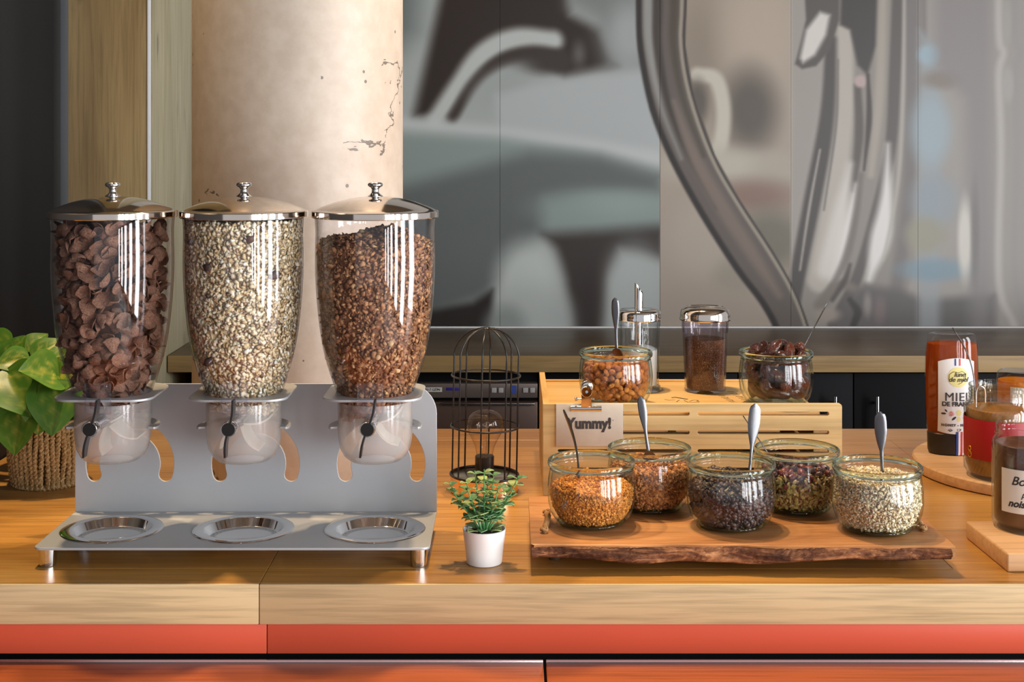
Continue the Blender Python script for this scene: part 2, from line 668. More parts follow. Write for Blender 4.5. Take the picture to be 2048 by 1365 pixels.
def paint_mural(X, Y):
    C = np.zeros(X.shape + (3,))
    C[:] = (146, 151, 148)

    def put(m, col, a=1.0):
        m = (m * a)[..., None]
        C[:] = C * (1 - m) + np.array(col, float) * m

    def poly(p, col, blur, a=1.0):
        put(sstep(sd_poly(X, Y, p), blur), col, a)

    def line(p, wd, col, blur, a=1.0):
        put(sstep(sd_line(X, Y, p, wd), blur), col, a)

    def ell(cx, cy, rx, ry, col, blur, a=1.0, rot=0.0):
        c, s = math.cos(rot), math.sin(rot)
        u, vv = (X - cx) * c + (Y - cy) * s, -(X - cx) * s + (Y - cy) * c
        d = (np.hypot(u / rx, vv / ry) - 1) * min(rx, ry)
        put(sstep(d, blur), col, a)
    # left sheets: cool blurred cups
    poly([(700, -200), (850, -200), (830, 60), (760, 140), (700, 150)], (92, 98, 96), 45)
    poly([(925, -200), (1110, -200), (1140, 30), (1200, 60), (1235, 130), (1130, 150), (1050, 110), (960, 150), (905, 238), (828, 232)], (42, 34, 30), 18)
    line([(870, 240), (915, 175), (965, 110), (1030, 80), (1105, 82)], [17, 19, 22, 24, 21], (164, 168, 164), 13)
    line([(905, 236), (945, 170), (1000, 122), (1060, 108), (1120, 120)], [8, 10, 12, 16, 22], (52, 44, 40), 11)
    ell(1080, 128, 46, 18, (52, 46, 42), 16)
    ell(1005, 175, 60, 34, (140, 145, 142), 24, .9, -.5)
    ell(1158, 108, 12, 22, (100, 98, 94), 12, .7)
    poly([(1120, -200), (1290, -200), (1290, 130), (1215, 130), (1190, 40), (1140, 10)], (112, 116, 113), 36)
    ell(1260, 70, 42, 60, (144, 148, 146), 30)
    poly([(990, 190), (1060, 172), (1290, 140), (1330, 150), (1330, 330), (1000, 270)], (158, 162, 162), 14, .8)
    line([(780, 248), (900, 258), (1010, 268), (1150, 290), (1330, 330)], [16, 14, 12, 14, 26], (172, 176, 174), 16, .8)
    poly([(780, 265), (1000, 278), (1150, 300), (1330, 345), (1330, 470), (780, 470)], (118, 130, 126), 22, .9)
    poly([(780, 380), (930, 340), (1060, 305), (1200, 312), (1320, 350), (1320, 385), (1180, 390), (1090, 400), (1080, 470), (1020, 560), (960, 600), (870, 632), (780, 640)], (84, 89, 87), 26, .92)
    ell(1200, 415, 110, 34, (124, 137, 133), 26, .95)
    ell(1240, 410, 60, 20, (132, 144, 140), 20, .7)
    poly([(1085, 468), (1200, 462), (1330, 452), (1330, 520), (1240, 500), (1215, 560), (1200, 680), (1150, 680), (1130, 560), (1110, 500)], (48, 43, 40), 20, .95)
    ell(1055, 565, 62, 78, (170, 176, 172), 30)
    ell(1065, 640, 80, 70, (160, 166, 163), 30, .85)
    ell(1268, 590, 58, 90, (158, 164, 161), 34, .95)
    ell(1180, 585, 22, 70, (50, 44, 42), 22, .9)
    poly([(780, 632), (870, 620), (945, 606), (985, 580), (985, 700), (780, 700)], (40, 36, 34), 12)
    ell(1010, 655, 40, 42, (128, 134, 131), 22, .9)
    # warm middle sheet
    R = X >= 1320
    keep = C.copy()
    C[:] = (160, 148, 134)
    ell(1400, 110, 50, 120, (138, 126, 112), 50)
    ell(1520, 60, 70, 110, (172, 158, 142), 50)
    ell(1500, 220, 52, 78, (88, 82, 74), 34, .95)
    line([(1395, 150), (1432, 160), (1447, 220), (1440, 290), (1415, 320)], 15, (188, 182, 168), 8)
    ell(1395, 205, 20, 42, (92, 86, 78), 12)
    ell(1440, 330, 110, 34, (176, 170, 156), 24)
    ell(1560, 345, 50, 30, (164, 156, 142), 24)
    ell(1510, 392, 80, 30, (128, 104, 92), 24, .9)
    ell(1540, 480, 70, 60, (108, 104, 92), 34, .9)
    ell(1400, 480, 60, 70, (166, 156, 144), 34, .8)
    ell(1470, 560, 40, 40, (140, 134, 120), 28, .8)
    ell(1420, 620, 110, 50, (158, 146, 134), 30, .8)
    # right sheets: chrome and misty glass
    Q = sstep(1582 - X, 1.5)
    put(Q, (158, 151, 142))
    poly([(1580, -200), (1590, 250), (1582, 560), (1700, 700), (2400, 700), (2400, -200)], (152, 147, 141), 4, .6)
    poly([(1650, -200), (1840, -200), (1842, 300), (1830, 520), (1790, 700), (1570, 700), (1578, 560), (1620, 400), (1655, 200)], (140, 134, 126), 6)
    line([(1668, 90), (1658, 230), (1625, 400), (1594, 560), (1585, 640)], [17, 18, 17, 15, 10], (78, 74, 71), 6)
    line([(1690, 60), (1688, 230), (1668, 400), (1640, 560)], [16, 18, 22, 26], (176, 170, 160), 8)
    line([(1715, 170), (1718, 270), (1706, 380)], [7, 9, 5], (92, 86, 80), 5)
    line([(1700, 330), (1680, 430), (1655, 540)], [3, 16, 20], (206, 200, 192), 14)
    line([(1672, 560), (1690, 470), (1712, 370)], [10, 11, 2], (216, 211, 204), 10)
    line([(1722, 350), (1712, 430), (1690, 520), (1650, 600)], [5, 6, 8, 6], (112, 104, 98), 6, .8)
    poly([(1690, -200), (1760, -200), (1752, 90), (1735, 150), (1715, 130), (1700, 60), (1680, 50)], (66, 62, 59), 6)
    ell(1721, 163, 13, 12, (178, 158, 154), 5)
    line([(1800, -100), (1790, 140), (1780, 300), (1748, 440), (1712, 560), (1668, 650)], [12, 12, 11, 10, 10, 14], (92, 87, 83), 5)
    line([(1768, -50), (1758, 200), (1742, 350)], [7, 10, 6], (166, 158, 146), 8, .9)
    line([(1776, 290), (1772, 400), (1760, 480), (1738, 560)], [2, 12, 22, 4], (218, 215, 210), 11)
    line([(1822, -100), (1824, 200), (1815, 400), (1790, 600)], [16, 15, 12, 14], (118, 113, 110), 10)
    line([(1640, 610), (1680, 570), (1730, 590)], [12, 10, 8], (120, 112, 104), 8)
    poly([(1690, 600), (1730, 570), (1800, 580), (1850, 600), (1990, 590), (1990, 700), (1640, 700)], (96, 92, 90), 14)
    ell(1655, 630, 24, 14, (150, 140, 130), 8)
    line([(1736, 150), (1738, 240), (1728, 340)], [3, 6, 2], (72, 66, 62), 4)
    line([(1809, -100), (1806, 200), (1794, 380), (1766, 520)], [3, 4, 4, 2], (176, 170, 160), 4, .8)
    line([(1846, -100), (1848, 90)], 6, (120, 114, 110), 6, .8)
    line([(1640, 300), (1618, 420), (1600, 540)], [2, 3, 2], (176, 170, 162), 3, .8)
    line([(1676, 120), (1672, 250), (1648, 420)], [2, 3, 2], (110, 104, 98), 3, .8)
    line([(1700, 600), (1715, 625), (1705, 655)], [5, 8, 6], (60, 56, 54), 5)
    line([(1665, 600), (1690, 560), (1700, 530)], [4, 6, 3], (70, 64, 60), 5, .8)
    ell(1760, 620, 12, 26, (124, 110, 108), 8, .8)
    ell(1735, 610, 8, 22, (150, 142, 136), 6, .8)
    # spout tip
    poly([(1600, -200), (1682, -200), (1678, 40), (1660, 100), (1632, 132), (1604, 138), (1590, 128), (1600, 90), (1612, 40)], (86, 82, 78), 4)
    poly([(1612, 60), (1640, 24), (1660, 30), (1652, 70), (1630, 110), (1606, 126), (1600, 116)], (206, 201, 194), 7)
    # misty machine side
    poly([(1838, 60), (1880, 90), (1880, 700), (1836, 700)], (150, 156, 158), 14, .8)
    ell(1858, 110, 22, 20, (152, 174, 184), 9, .9)
    ell(1880, 160, 36, 18, (128, 116, 104), 12, .8)
    ell(1862, 260, 40, 70, (154, 172, 180), 20, .8)
    ell(1870, 400, 46, 50, (140, 152, 160), 24, .7)
    ell(1850, 470, 40, 36, (150, 146, 126), 16, .8)
    ell(1870, 540, 70, 22, (118, 144, 158), 12, .8)
    poly([(1870, -200), (1980, -200), (1985, 250), (1985, 700), (1940, 700), (1930, 200), (1870, 130)], (132, 127, 126), 22, .75)
    ell(1930, 480, 14, 76, (206, 202, 192), 7)
    ell(1950, 470, 8, 90, (116, 112, 110), 6, .8)
    for xx, cc_ in ((1998, (178, 173, 166)), (2030, (150, 146, 142)), (2060, (172, 168, 162)), (2100, (140, 136, 132))):
        line([(xx, -200), (xx, 60), (xx + 9, 105), (xx, 150), (xx + 4, 300), (xx, 560), (xx + 30, 650)], 7, cc_, 7)
    ell(2014, 45, 8, 42, (160, 156, 150), 5)
    ell(2016, 170, 11, 34, (164, 160, 154), 5)
    put(sstep((np.abs(X - 1582) - .8), 1.2), (190, 184, 174), .7)
    put(sstep((np.abs(X - 1836) - .5), 1.2), (170, 166, 160), .4)
    C[~R] = keep[~R]
    # big chrome handle crossing both sheets
    L = [(1272, -200), (1272, 0), (1276, 100), (1300, 220), (1340, 320), (1400, 430), (1470, 540), (1520, 605), (1550, 660), (1556, 720)]
    Rr = [(1632, 720), (1618, 655), (1590, 580), (1545, 500), (1480, 400), (1430, 310), (1388, 190), (1371, 90), (1374, 0), (1374, -200)]
    H = L + Rr
    poly(H, (96, 88, 82), 2.0)
    Lb = L[:9]
    mid = lambda f: [(a[0] * (1 - f) + b[0] * f, a[1] * (1 - f) + b[1] * f) for a, b in zip(L, Rr[::-1])]
    line(mid(.06), 6, (44, 40, 38), 4)
    line(mid(.25)[:5], [8, 12, 9, 4, 2], (138, 138, 134), 7, .9)
    line(mid(.42)[:6], [7, 10, 8, 5, 3, 2], (62, 56, 50), 6)
    line(mid(.55)[3:8], [3, 12, 14, 12, 5], (122, 108, 98), 9, .9)
    line(mid(.75)[:5], [9, 9, 8, 5, 3], (78, 70, 60), 7)
    line(mid(.9), 3.5, (150, 142, 128), 3)
    line(mid(.97), 1.8, (60, 55, 50), 2)
    # soft sheet edge
    put(sstep((np.abs(X - 1320) - .6), 1.2) * (Y > 290), (150, 140, 132), .5)
    return C


mt = NT('mural_print')
a = mt.n('ShaderNodeAttribute')
a.attribute_name = 'Col'
mt.pbr(a.outputs['Color'], .38, 0, .35)
MAT['mural'] = mt.m
mural = thing('wall_mural', 'large printed wall mural of blurred coffee cups and a chrome machine', 'mural', (0, 3.822, 0))
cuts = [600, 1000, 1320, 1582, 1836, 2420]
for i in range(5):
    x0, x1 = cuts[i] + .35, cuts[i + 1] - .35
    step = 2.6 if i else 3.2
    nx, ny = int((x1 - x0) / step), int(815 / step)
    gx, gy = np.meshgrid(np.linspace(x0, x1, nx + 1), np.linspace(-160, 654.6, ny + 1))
    cols = lin_np(paint_mural(gx, gy)) * (MURAL_GAIN if i < 2 else 1.22)  # right sheets coloured darker to offset the stronger window light there
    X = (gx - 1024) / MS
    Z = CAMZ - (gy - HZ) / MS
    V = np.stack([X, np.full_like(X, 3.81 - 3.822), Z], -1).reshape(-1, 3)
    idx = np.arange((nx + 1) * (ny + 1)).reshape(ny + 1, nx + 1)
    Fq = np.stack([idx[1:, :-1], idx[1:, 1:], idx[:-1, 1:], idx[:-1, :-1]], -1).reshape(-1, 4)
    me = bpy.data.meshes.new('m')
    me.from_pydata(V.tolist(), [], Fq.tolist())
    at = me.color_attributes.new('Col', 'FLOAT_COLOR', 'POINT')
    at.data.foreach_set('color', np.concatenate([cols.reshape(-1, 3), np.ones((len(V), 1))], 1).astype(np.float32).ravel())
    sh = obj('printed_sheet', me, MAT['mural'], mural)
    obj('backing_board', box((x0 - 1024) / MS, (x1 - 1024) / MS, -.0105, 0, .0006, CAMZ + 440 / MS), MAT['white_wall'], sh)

# ------------------------------------------------------------------ back counter, cabinets, dishwasher
MAT['back_top'] = wood('back_worktop_wood', lin(96, 78, 58), lin(118, 98, 74), lin(134, 112, 86), axis=0, rough=.35, streak=.25)
MAT['back_edge'] = wood('back_edge_wood', lin(146, 116, 72), lin(168, 136, 88), lin(182, 150, 102), axis=0, rough=.5, streak=.25, fine=.6)
MAT['black_door'] = plain('black_cabinet', (.007, .007, .008, 1), .6, spec=.12)
MAT['appliance'] = plain('bronze_grey_appliance', lin(112, 98, 90), .35, .3)
MAT['appliance_door'] = plain('brown_appliance_door', lin(92, 70, 58), .32, .35)
MAT['button'] = plain('grey_button', lin(186, 182, 180), .5)
MAT['paper'] = plain('paper_label', lin(216, 210, 200), .7)
MAT['blue_print'] = plain('blue_print', lin(50, 40, 140), .5)
MAT['blue_screen'] = plain('blue_display', lin(70, 90, 170), .3)
MAT['ink'] = plain('dark_ink', lin(46, 44, 44), .6)

bc = thing('back_counter', 'long back worktop with oak front edge below the mural', 'worktop', (0, 3.31, 0))
obj('worktop_slab', box(-.829, 2.4, .004, .494, -.039, 0, .001), MAT['back_top'], bc)
obj('edge_band', box(-.829, 2.4, 0, .004, -.040, 0, .0008), MAT['back_edge'], bc)
obj('back_seal', box(-.829, 2.4, .487, .495, .0002, .004), MAT['alu'], bc)
# wooden end panel and dishwasher
ep = obj('end_panel', box(-.765, -.742, 3.33, 3.80, -.92, -.0402, .001), MAT['back_edge'])
tag(ep, 'wooden end panel below the back worktop beside the dark niche', 'panel')
dwx0, dwx1 = -.735, .062
dw = thing('dishwasher', 'bronze grey dishwasher with control strip under the back worktop', 'dishwasher', (0, 3.34, 0))
z_of = lambda y, d: CAMZ - (y - HZ) / F * d
zt, zb = z_of(766, 3.35), z_of(795, 3.35)
obj('body', box(dwx0, dwx1, .03, .46, -.90, -.041), MAT['black_door'], dw)
strip = obj('control_strip', box(dwx0, dwx1, 0, .03, zb, zt, .002), MAT['appliance'], dw)
dd = obj('door', box(dwx0, dwx1, .0, .03, -.86, z_of(803, 3.35), .002), MAT['appliance_door'], dw)
obj('door_handle', box(-.17, .055, -.012, 0, z_of(803, 3.35) - .006, z_of(803, 3.35) - .001, .001), MAT['steel'], dd)


def on_strip(x, y):
    p = PX(x, y, 3.338)
    return p.x, p.z


for xx in (988, 1002, 1051, 1065):
    bx_, bz_ = on_strip(xx, 781)
    obj('button', box(bx_ - .006, bx_ + .006, -.003, .001, bz_ - .006, bz_ + .006, .0008), MAT['button'], strip)
bx_, bz_ = on_strip(1028, 780)
obj('display', box(bx_ - .0055, bx_ + .0055, -.002, .001, bz_ - .010, bz_ + .010), MAT['blue_screen'], strip)
bx_, bz_ = on_strip(856, 780)
lb = obj('paper_label', box(bx_ - .034, bx_ + .034, -.001, .001, bz_ - .0055, bz_ + .0055), MAT['paper'], strip)
obj('lettering', text('WITH-7 GDN', .0085, extrude=.0002), MAT['ink'], lb, (bx_ + .004, -.0016, bz_))
bx_, bz_ = on_strip(907, 779)
obj('maker_plate', box(bx_ - .018, bx_ + .018, -.001, .001, bz_ - .0035, bz_ + .0035, .0008), MAT['blue_print'], strip)

# black base cabinets with bar handles
xs = [.075, .55, (1706 - 1024) / F * 3.35, 1.30, 1.78, 2.26]
cab_lab = ['black base cabinet behind the wooden crate beside the dishwasher', 'black base cabinet with slim handle behind the date jar',
           'black base cabinet with slim handle behind the oat jar', 'black base cabinet behind the honey bottle', 'black base cabinet at the far right under back worktop']
for i in range(5):
    cb = thing('base_cabinet', cab_lab[i], 'cabinet', (0, 3.345, 0), group='black base cabinets')
    obj('body', box(xs[i], xs[i + 1], .022, .46, -.90, -.041), MAT['black_door'], cb)
    dr = obj('door', box(xs[i] + .0015, xs[i + 1] - .0015, 0, .02, -.86, -.048, .001), MAT['black_door'], cb)
    hx = {1: (1668 - 1024) / F * 3.33, 2: (1752 - 1024) / F * 3.33}.get(i, xs[i] + .05)
    hz = z_of(791, 3.33)
    hv = [tube_vf([(hx, -.03, hz), (hx, -.03, hz - .14)], .0045, 10), tube_vf([(hx, -.03, hz - .02), (hx, 0, hz - .02)], .0035, 8), tube_vf([(hx, -.03, hz - .12), (hx, 0, hz - .12)], .0035, 8)]
    obj('handle', mesh(*join_vf(hv), 40), MAT['steel'], dr)

# ------------------------------------------------------------------ serving counter
MAT['top'] = wood('honey_worktop_wood', lin(150, 100, 44), lin(182, 132, 66), lin(196, 150, 84), axis=0, scale=1.0, rough=.28, spec=.5, streak=.28, knots=.45)
MAT['edge'] = wood('pale_oak_edge', lin(206, 180, 134), lin(210, 185, 139), lin(214, 190, 145), axis=0, scale=1.3, rough=.5, streak=.26, fine=.8)
MAT['red'] = plain('coral_red_laminate', lin(214, 90, 62), .4, nscale=1.5, nstr=.03)
YF, YB = 1.607, 2.474
ct = thing('serving_counter', 'long serving counter with honey wood worktop, oak edge and coral red fascia', 'counter', (0, YF, 0))
seam_x = (518 - 1024) / F * YF
rows = [0.004, .060, .293, .533, .773, YB - YF]
offs = [0, .21, -.14, .33, -.05]
for (xa, xb) in ((-.830, seam_x - .0004), (seam_x + .0004, 1.35)):
    for r in range(5):
        y0, y1 = rows[r] + .0002, rows[r + 1] - .0002
        me = box(xa, xb, y0, y1, -.045, 0, .0003, 1)
        if xa > -.7 and r > 0:      # plank rows are broken up lengthwise
            br = seam_x + .62 + offs[r]
            obj('worktop_plank', box(xa, br - .0002, y0, y1, -.045, 0, .0003, 1), MAT['top'], ct)
            obj('worktop_plank', box(br + .0002, xb, y0, y1, -.045, 0, .0003, 1), MAT['top'], ct)
        else:
            obj('worktop_plank', me, MAT['top'], ct)
    obj('edge_band', box(xa, xb, 0, .0038, -.047, .0001, .0012), MAT['edge'], ct)
sx2 = (533 - 1024) / F * YF
for (xa, xb) in ((-.829, sx2 - .0005), (sx2 + .0005, 1.35)):
    obj('fascia_panel', box(xa, xb, .003, .02, -.082, -.0475, .0006), MAT['red'], ct)
obj('cabinet_body', box(-.83, 1.35, .05, YB - YF - .02, -.90, -.046), MAT['black_door'], ct)
obj('plinth_panel', box(-.83, 1.35, .02, .05, -.90, -.083), MAT['black_door'], ct)
# lower tray ledge in front: two boards with metal trim
MAT['ledge'] = wood('red_brown_ledge_wood', lin(136, 66, 36), lin(162, 86, 46), lin(180, 104, 58), axis=0, rough=.3, streak=.3, knots=.4)
lx = (1089 - 1024) / F * 1.60
for i, (xa, xb) in enumerate(((-.829, lx - .0015), (lx + .0015, 1.35))):
    lg = thing('tray_ledge', ['lower wooden tray ledge left of the dark joint', 'lower wooden tray ledge right of the dark joint'][i], 'ledge', (0, 1.2, 0), group='tray ledges')
    obj('ledge_board', box(xa, xb, 0, .396, -.115, -.0870, .001), MAT['ledge'], lg)
    obj('metal_trim', box(xa, xb, .3963, .4005, -.1145, -.0845, .0012), MAT['steel'], lg)
    for bx2 in (xa + .25, xb - .25):
        obj('bracket', box(bx2 - .015, bx2 + .015, .05, .4255, -.14, -.1152, .001), MAT['dark_metal'], lg)

# ------------------------------------------------------------------ small pieces: prototypes and scattering
def ico(sub=0):
    bm = bmesh.new()
    bmesh.ops.create_icosphere(bm, subdivisions=sub + 1, radius=1.0)
    V = np.array([v.co[:] for v in bm.verts])
    Fc = [tuple(v.index for v in f.verts) for f in bm.faces]
    bm.free()
    return V, Fc


def lump_proto(seed, sub=0, rough=.28, stretch=(1, 1, 1)):
    r = np.random.default_rng(seed)
    V, Fc = ico(sub)
    V = V * (1 + r.uniform(-rough, rough, (len(V), 1))) * np.array(stretch)
    return V, Fc


def flake_proto(seed, n=7):
    r = np.random.default_rng(seed)
    a = np.arange(n) / n * 2 * PI
    rad = r.uniform(.8, 1.1, n)
    V = np.stack([np.cos(a) * rad, np.sin(a) * rad * r.uniform(.62, .85), r.uniform(-.18, .18, n)], 1)
    V = np.concatenate([V, [[0, 0, .13], [0, 0, -.10]]])
    Fc = [(k, (k + 1) % n, n) for k in range(n)] + [((k + 1) % n, k, n + 1) for k in range(n)]
    return V, Fc


def scatter_mesh(pts, nrm, protos, size, palette, tilt=.5, weights=None, smooth=None, rng=None):
    rng = rng or RNG
    N = len(pts)
    n = nrm + rng.normal(0, tilt, (N, 3))
    n /= np.linalg.norm(n, axis=1, keepdims=True) + 1e-9
    t_ = np.cross(n, rng.normal(0, 1, (N, 3)))
    t_ /= np.linalg.norm(t_, axis=1, keepdims=True) + 1e-9
    b_ = np.cross(n, t_)
    s = np.exp(rng.uniform(math.log(size[0]), math.log(size[1]), N))
    pal = np.array([p[:3] for p in palette])
    ci = rng.choice(len(pal), N, p=weights)
    col = pal[ci] * rng.uniform(.75, 1.2, (N, 1))
    which = rng.integers(0, len(protos), N)
    AV, AF, AC = [], [], []
    off = 0
    for q, (PV, PF) in enumerate(protos):
        idx = np.where(which == q)[0]
        if not len(idx):
            continue
        W = pts[idx][:, None, :] + s[idx][:, None, None] * (PV[None, :, 0:1] * t_[idx][:, None, :] + PV[None, :, 1:2] * b_[idx][:, None, :] + PV[None, :, 2:3] * n[idx][:, None, :])
        m = len(PV)
        AV.append(W.reshape(-1, 3))
        AC.append(np.repeat(col[idx], m, 0))
        pf = np.array(PF)
        AF.append((pf[None] + (np.arange(len(idx)) * m)[:, None, None] + off).reshape(-1, pf.shape[1]))
        off += m * len(idx)
    V = np.concatenate(AV)
    Fq = np.concatenate(AF)
    Cc = np.concatenate(AC)
    me = bpy.data.meshes.new('m')
    me.vertices.add(len(V))
    me.vertices.foreach_set('co', V.astype(np.float32).ravel())
    k = Fq.shape[1]
    me.loops.add(len(Fq) * k)
    me.loops.foreach_set('vertex_index', Fq.astype(np.int32).ravel())
    me.polygons.add(len(Fq))
    me.polygons.foreach_set('loop_start', np.arange(0, len(Fq) * k, k, dtype=np.int32))
    me.update(calc_edges=True)
    me.validate()
    at = me.color_attributes.new('Col', 'FLOAT_COLOR', 'POINT')
    at.data.foreach_set('color', np.concatenate([np.clip(Cc, 0, 1), np.ones((len(Cc), 1))], 1).astype(np.float32).ravel())
    if smooth:
        me.polygons.foreach_set('use_smooth', [True] * len(me.polygons))
    return me


def add_core(me_stuff, prof_fn, z0, top_fn, col, seg=40, nz=26, bumpy=.0008, nr=10):
    """join an opaque inner heap into a scattered mesh so nothing is hollow."""
    bm = bmesh.new()
    bm.from_mesh(me_stuff)
    lay = bm.verts.layers.float_color.get('Col')
    r = np.random.default_rng(3)
    rings = []
    for i in range(nz + 1):
        ring = []
        for k in range(seg):
            a = 2 * PI * k / seg
            q = i / nz
            ztop = top_fn(prof_fn(.3) * math.cos(a), prof_fn(.3) * math.sin(a)) if False else None
            rr0 = prof_fn(z0)
            # top height at this angle, found at the wall
            zt_ = top_fn(math.cos(a), math.sin(a), 1.0)
            z = z0 + (zt_ - z0) * q
            rr = prof_fn(z) + r.uniform(-bumpy, bumpy)
            ring.append(bm.verts.new((rr * math.cos(a), rr * math.sin(a), z)))
        rings.append(ring)
    for j in range(1, nr):
        ring = []
        f = 1 - j / nr
        for k in range(seg):
            a = 2 * PI * k / seg
            zw = top_fn(math.cos(a), math.sin(a), 1.0)
            rr = prof_fn(zw) * f
            ring.append(bm.verts.new((rr * math.cos(a), rr * math.sin(a), top_fn(math.cos(a) * f, math.sin(a) * f, f) + r.uniform(-bumpy, bumpy))))
        rings.append(ring)
    for v_ in [v for rg in rings for v in rg]:
        v_[lay] = (col[0], col[1], col[2], 1)
    for A, B in zip(rings[:-1], rings[1:]):
        for k in range(seg):
            bm.faces.new((A[k], A[(k + 1) % seg], B[(k + 1) % seg], B[k]))
    bm.faces.new(rings[-1])
    bm.faces.new(rings[0][::-1])
    bm.to_mesh(me_stuff)
    bm.free()
    return me_stuff


def wall_points(n, prof_fn, z0, top_fn, inset, rng, front=False):
    """points just inside a round wall, with outward normals."""
    out = []
    while sum(len(o) for o in out) < n:
        a = rng.uniform(0, 2 * PI, 4 * n) if not front else rng.uniform(PI * .92, PI * 2.08, 4 * n)
        zt_ = np.array([top_fn(math.cos(q), math.sin(q), 1.0) for q in a])
        zmax = zt_.max()
        z = rng.uniform(z0, zmax, 4 * n)
        r = prof_fn(z)
        ok = (z < zt_) & (rng.uniform(0, 1, 4 * n) < r / .08)
        a, z, r = a[ok], z[ok], r[ok]
        rr = r - rng.uniform(inset[0], inset[1], len(r))
        out.append(np.stack([rr * np.cos(a), rr * np.sin(a), z], 1))
    P = np.concatenate(out)[:n]
    nr = np.stack([P[:, 0], P[:, 1], np.zeros(n)], 1)
    nr /= np.linalg.norm(nr, axis=1, keepdims=True)
    return P, nr


def top_points(n, prof_fn, top_fn, lift, rng, zwall):
    a = rng.uniform(0, 2 * PI, n)
    f = np.sqrt(rng.uniform(0, .97, n))
    z = np.array([top_fn(math.cos(q) * g, math.sin(q) * g, g) for q, g in zip(a, f)])
    r = prof_fn(z) * f
    P = np.stack([r * np.cos(a), r * np.sin(a), z + rng.uniform(-lift, lift, n)], 1)
    nr = np.tile([0, 0, 1.0], (n, 1))
    return P, nr


def dart(cands, dmin, nmax):
    """greedy minimum-distance selection."""
    cell = {}
    keep = []
    for i, p in enumerate(cands):
        key = tuple(np.floor(p / dmin).astype(int))
        ok = True
        for dx in (-1, 0, 1):
            for dy in (-1, 0, 1):
                for dz in (-1, 0, 1):
                    for j in cell.get((key[0] + dx, key[1] + dy, key[2] + dz), ()):
                        if np.sum((cands[j] - p) ** 2) < dmin * dmin:
                            ok = False
                            break
                    if not ok:
                        break
                if not ok:
                    break
            if not ok:
                break
        if ok:
            keep.append(i)
            cell.setdefault(key, []).append(i)
            if len(keep) >= nmax:
                break
    return cands[keep]


# ------------------------------------------------------------------ dispenser stand
YP = 1.83
DX = (-.508, -.341, -.174)
DY = 1.75
st = thing('dispenser_stand', 'silver painted metal stand holding three cereal dispensers', 'dispenser stand', (-.3405, YP, 0))
hw = .2405
# tray plate with a hole for each dish (drawn in XY)
tray = shape(rrect(-hw, hw, -.165, .0015, .010, 6, (1, 1, 0, 0)), [circ(dx + .3405, -.083, .0512) for dx in DX], .003, .0005)
obj('tray_plate', tray, MAT['silver'], st, (0, 0, .024))


def horseshoe(cx, cz, r0, r1, a0, a1, n=36):
    pts = []
    for k in range(n + 1):
        a = a0 + (a1 - a0) * k / n
        pts.append((cx + r1 * math.cos(a), cz + r1 * math.sin(a)))
    rm, rc = (r0 + r1) / 2, (r1 - r0) / 2
    ex, ez = cx + rm * math.cos(a1), cz + rm * math.sin(a1)
    for k in range(1, 10):
        b = a1 + PI * k / 10
        pts.append((ex + rc * math.cos(b), ez + rc * math.sin(b)))
    for k in range(n + 1):
        a = a1 + (a0 - a1) * k / n
        pts.append((cx + r0 * math.cos(a), cz + r0 * math.sin(a)))
    ex, ez = cx + rm * math.cos(a0), cz + rm * math.sin(a0)
    for k in range(1, 10):
        b = a0 + PI + PI * k / 10
        pts.append((ex + rc * math.cos(b), ez + rc * math.sin(b)))
    return pts


PTOP = .1955
slots = [horseshoe(dx + .3405, .089, .0405, .0585, math.radians(-17), math.radians(197)) for dx in DX]
panel = shape(rrect(-hw, hw, .0225, PTOP, .040, 10, (0, 0, 1, 1)), slots, .003, .0005, 'XZ')
obj('back_panel', panel, MAT['silver'], st, (0, 0, 0))


def upper_outline(yb):
    o_ = rrect(-.0615, .0615, -.060, .060, .026, 8)
    # neck joining the plate to the back panel
    k = [i for i, p in enumerate(o_) if p[1] > .0599]
    a_, b_ = k[0], k[-1]
    return o_[:a_] + [(.0354, .060), (.034, yb), (-.034, yb), (-.0354, .060)] + o_[b_ + 1:]


for dx in DX:
    cx = dx + .3405
    yo = DY - YP
    pl = shape(upper_outline(-yo - .0018), [circ(0, 0, .0486)], .003, .0005)
    obj('upper_bracket', pl, MAT['silver'], st, (cx, yo, .1985))
    # lower ring with a neck back to the panel
    yb = -yo - .0018
    arc = lambda r, a, b, n: [(r * math.cos(math.radians(q)), r * math.sin(math.radians(q))) for q in np.linspace(a, b, n)]
    pts = arc(.0590, -10, 60, 16) + [(.0290, yb), (-.0290, yb)] + arc(.0590, 120, 190, 16)
    pts += [(.0565 * math.cos(math.radians(193)), .0565 * math.sin(math.radians(193)))] + arc(.0486, 192, -12, 40)
    pts += [(.0565 * math.cos(math.radians(-13)), .0565 * math.sin(math.radians(-13)))]
    obj('lower_bracket', shape(pts, [], .003, .0004), MAT['silver'], st, (cx, yo, .1555))
footm = lathe([(0, 0), (.0092, 0), (.0098, .0006), (.0112, .0200), (.0112, .0223), (0, .0223)], 28, smooth=35)
for fx, fy in ((-.2265, -.150), (.2265, -.150), (-.2265, -.015), (.2265, -.015)):
    obj('foot', footm, MAT['chrome'], st, (fx, fy, 0))

dishm = lathe([(0, .0158), (.0425, .0158), (.0448, .0168), (.0492, .0262), (.0512, .0272), (.0600, .0266), (.0635, .0262), (.0640, .0257), (.0600, .0258),
               (.0514, .0262), (.0500, .0256), (.0456, .0162), (.0428, .0150), (0, .0150)], 64, smooth=50)
dl = ['chrome drip dish in the tray under the chocolate cereal', 'chrome drip dish in the tray under the oat muesli', 'chrome drip dish in the tray under the granola']
for k, dx in enumerate(DX):
    d_ = obj('drip_dish', dishm, MAT['chrome'], None, (dx, YP - .083, 0))
    tag(d_, dl[k], 'dish', 'drip dishes')

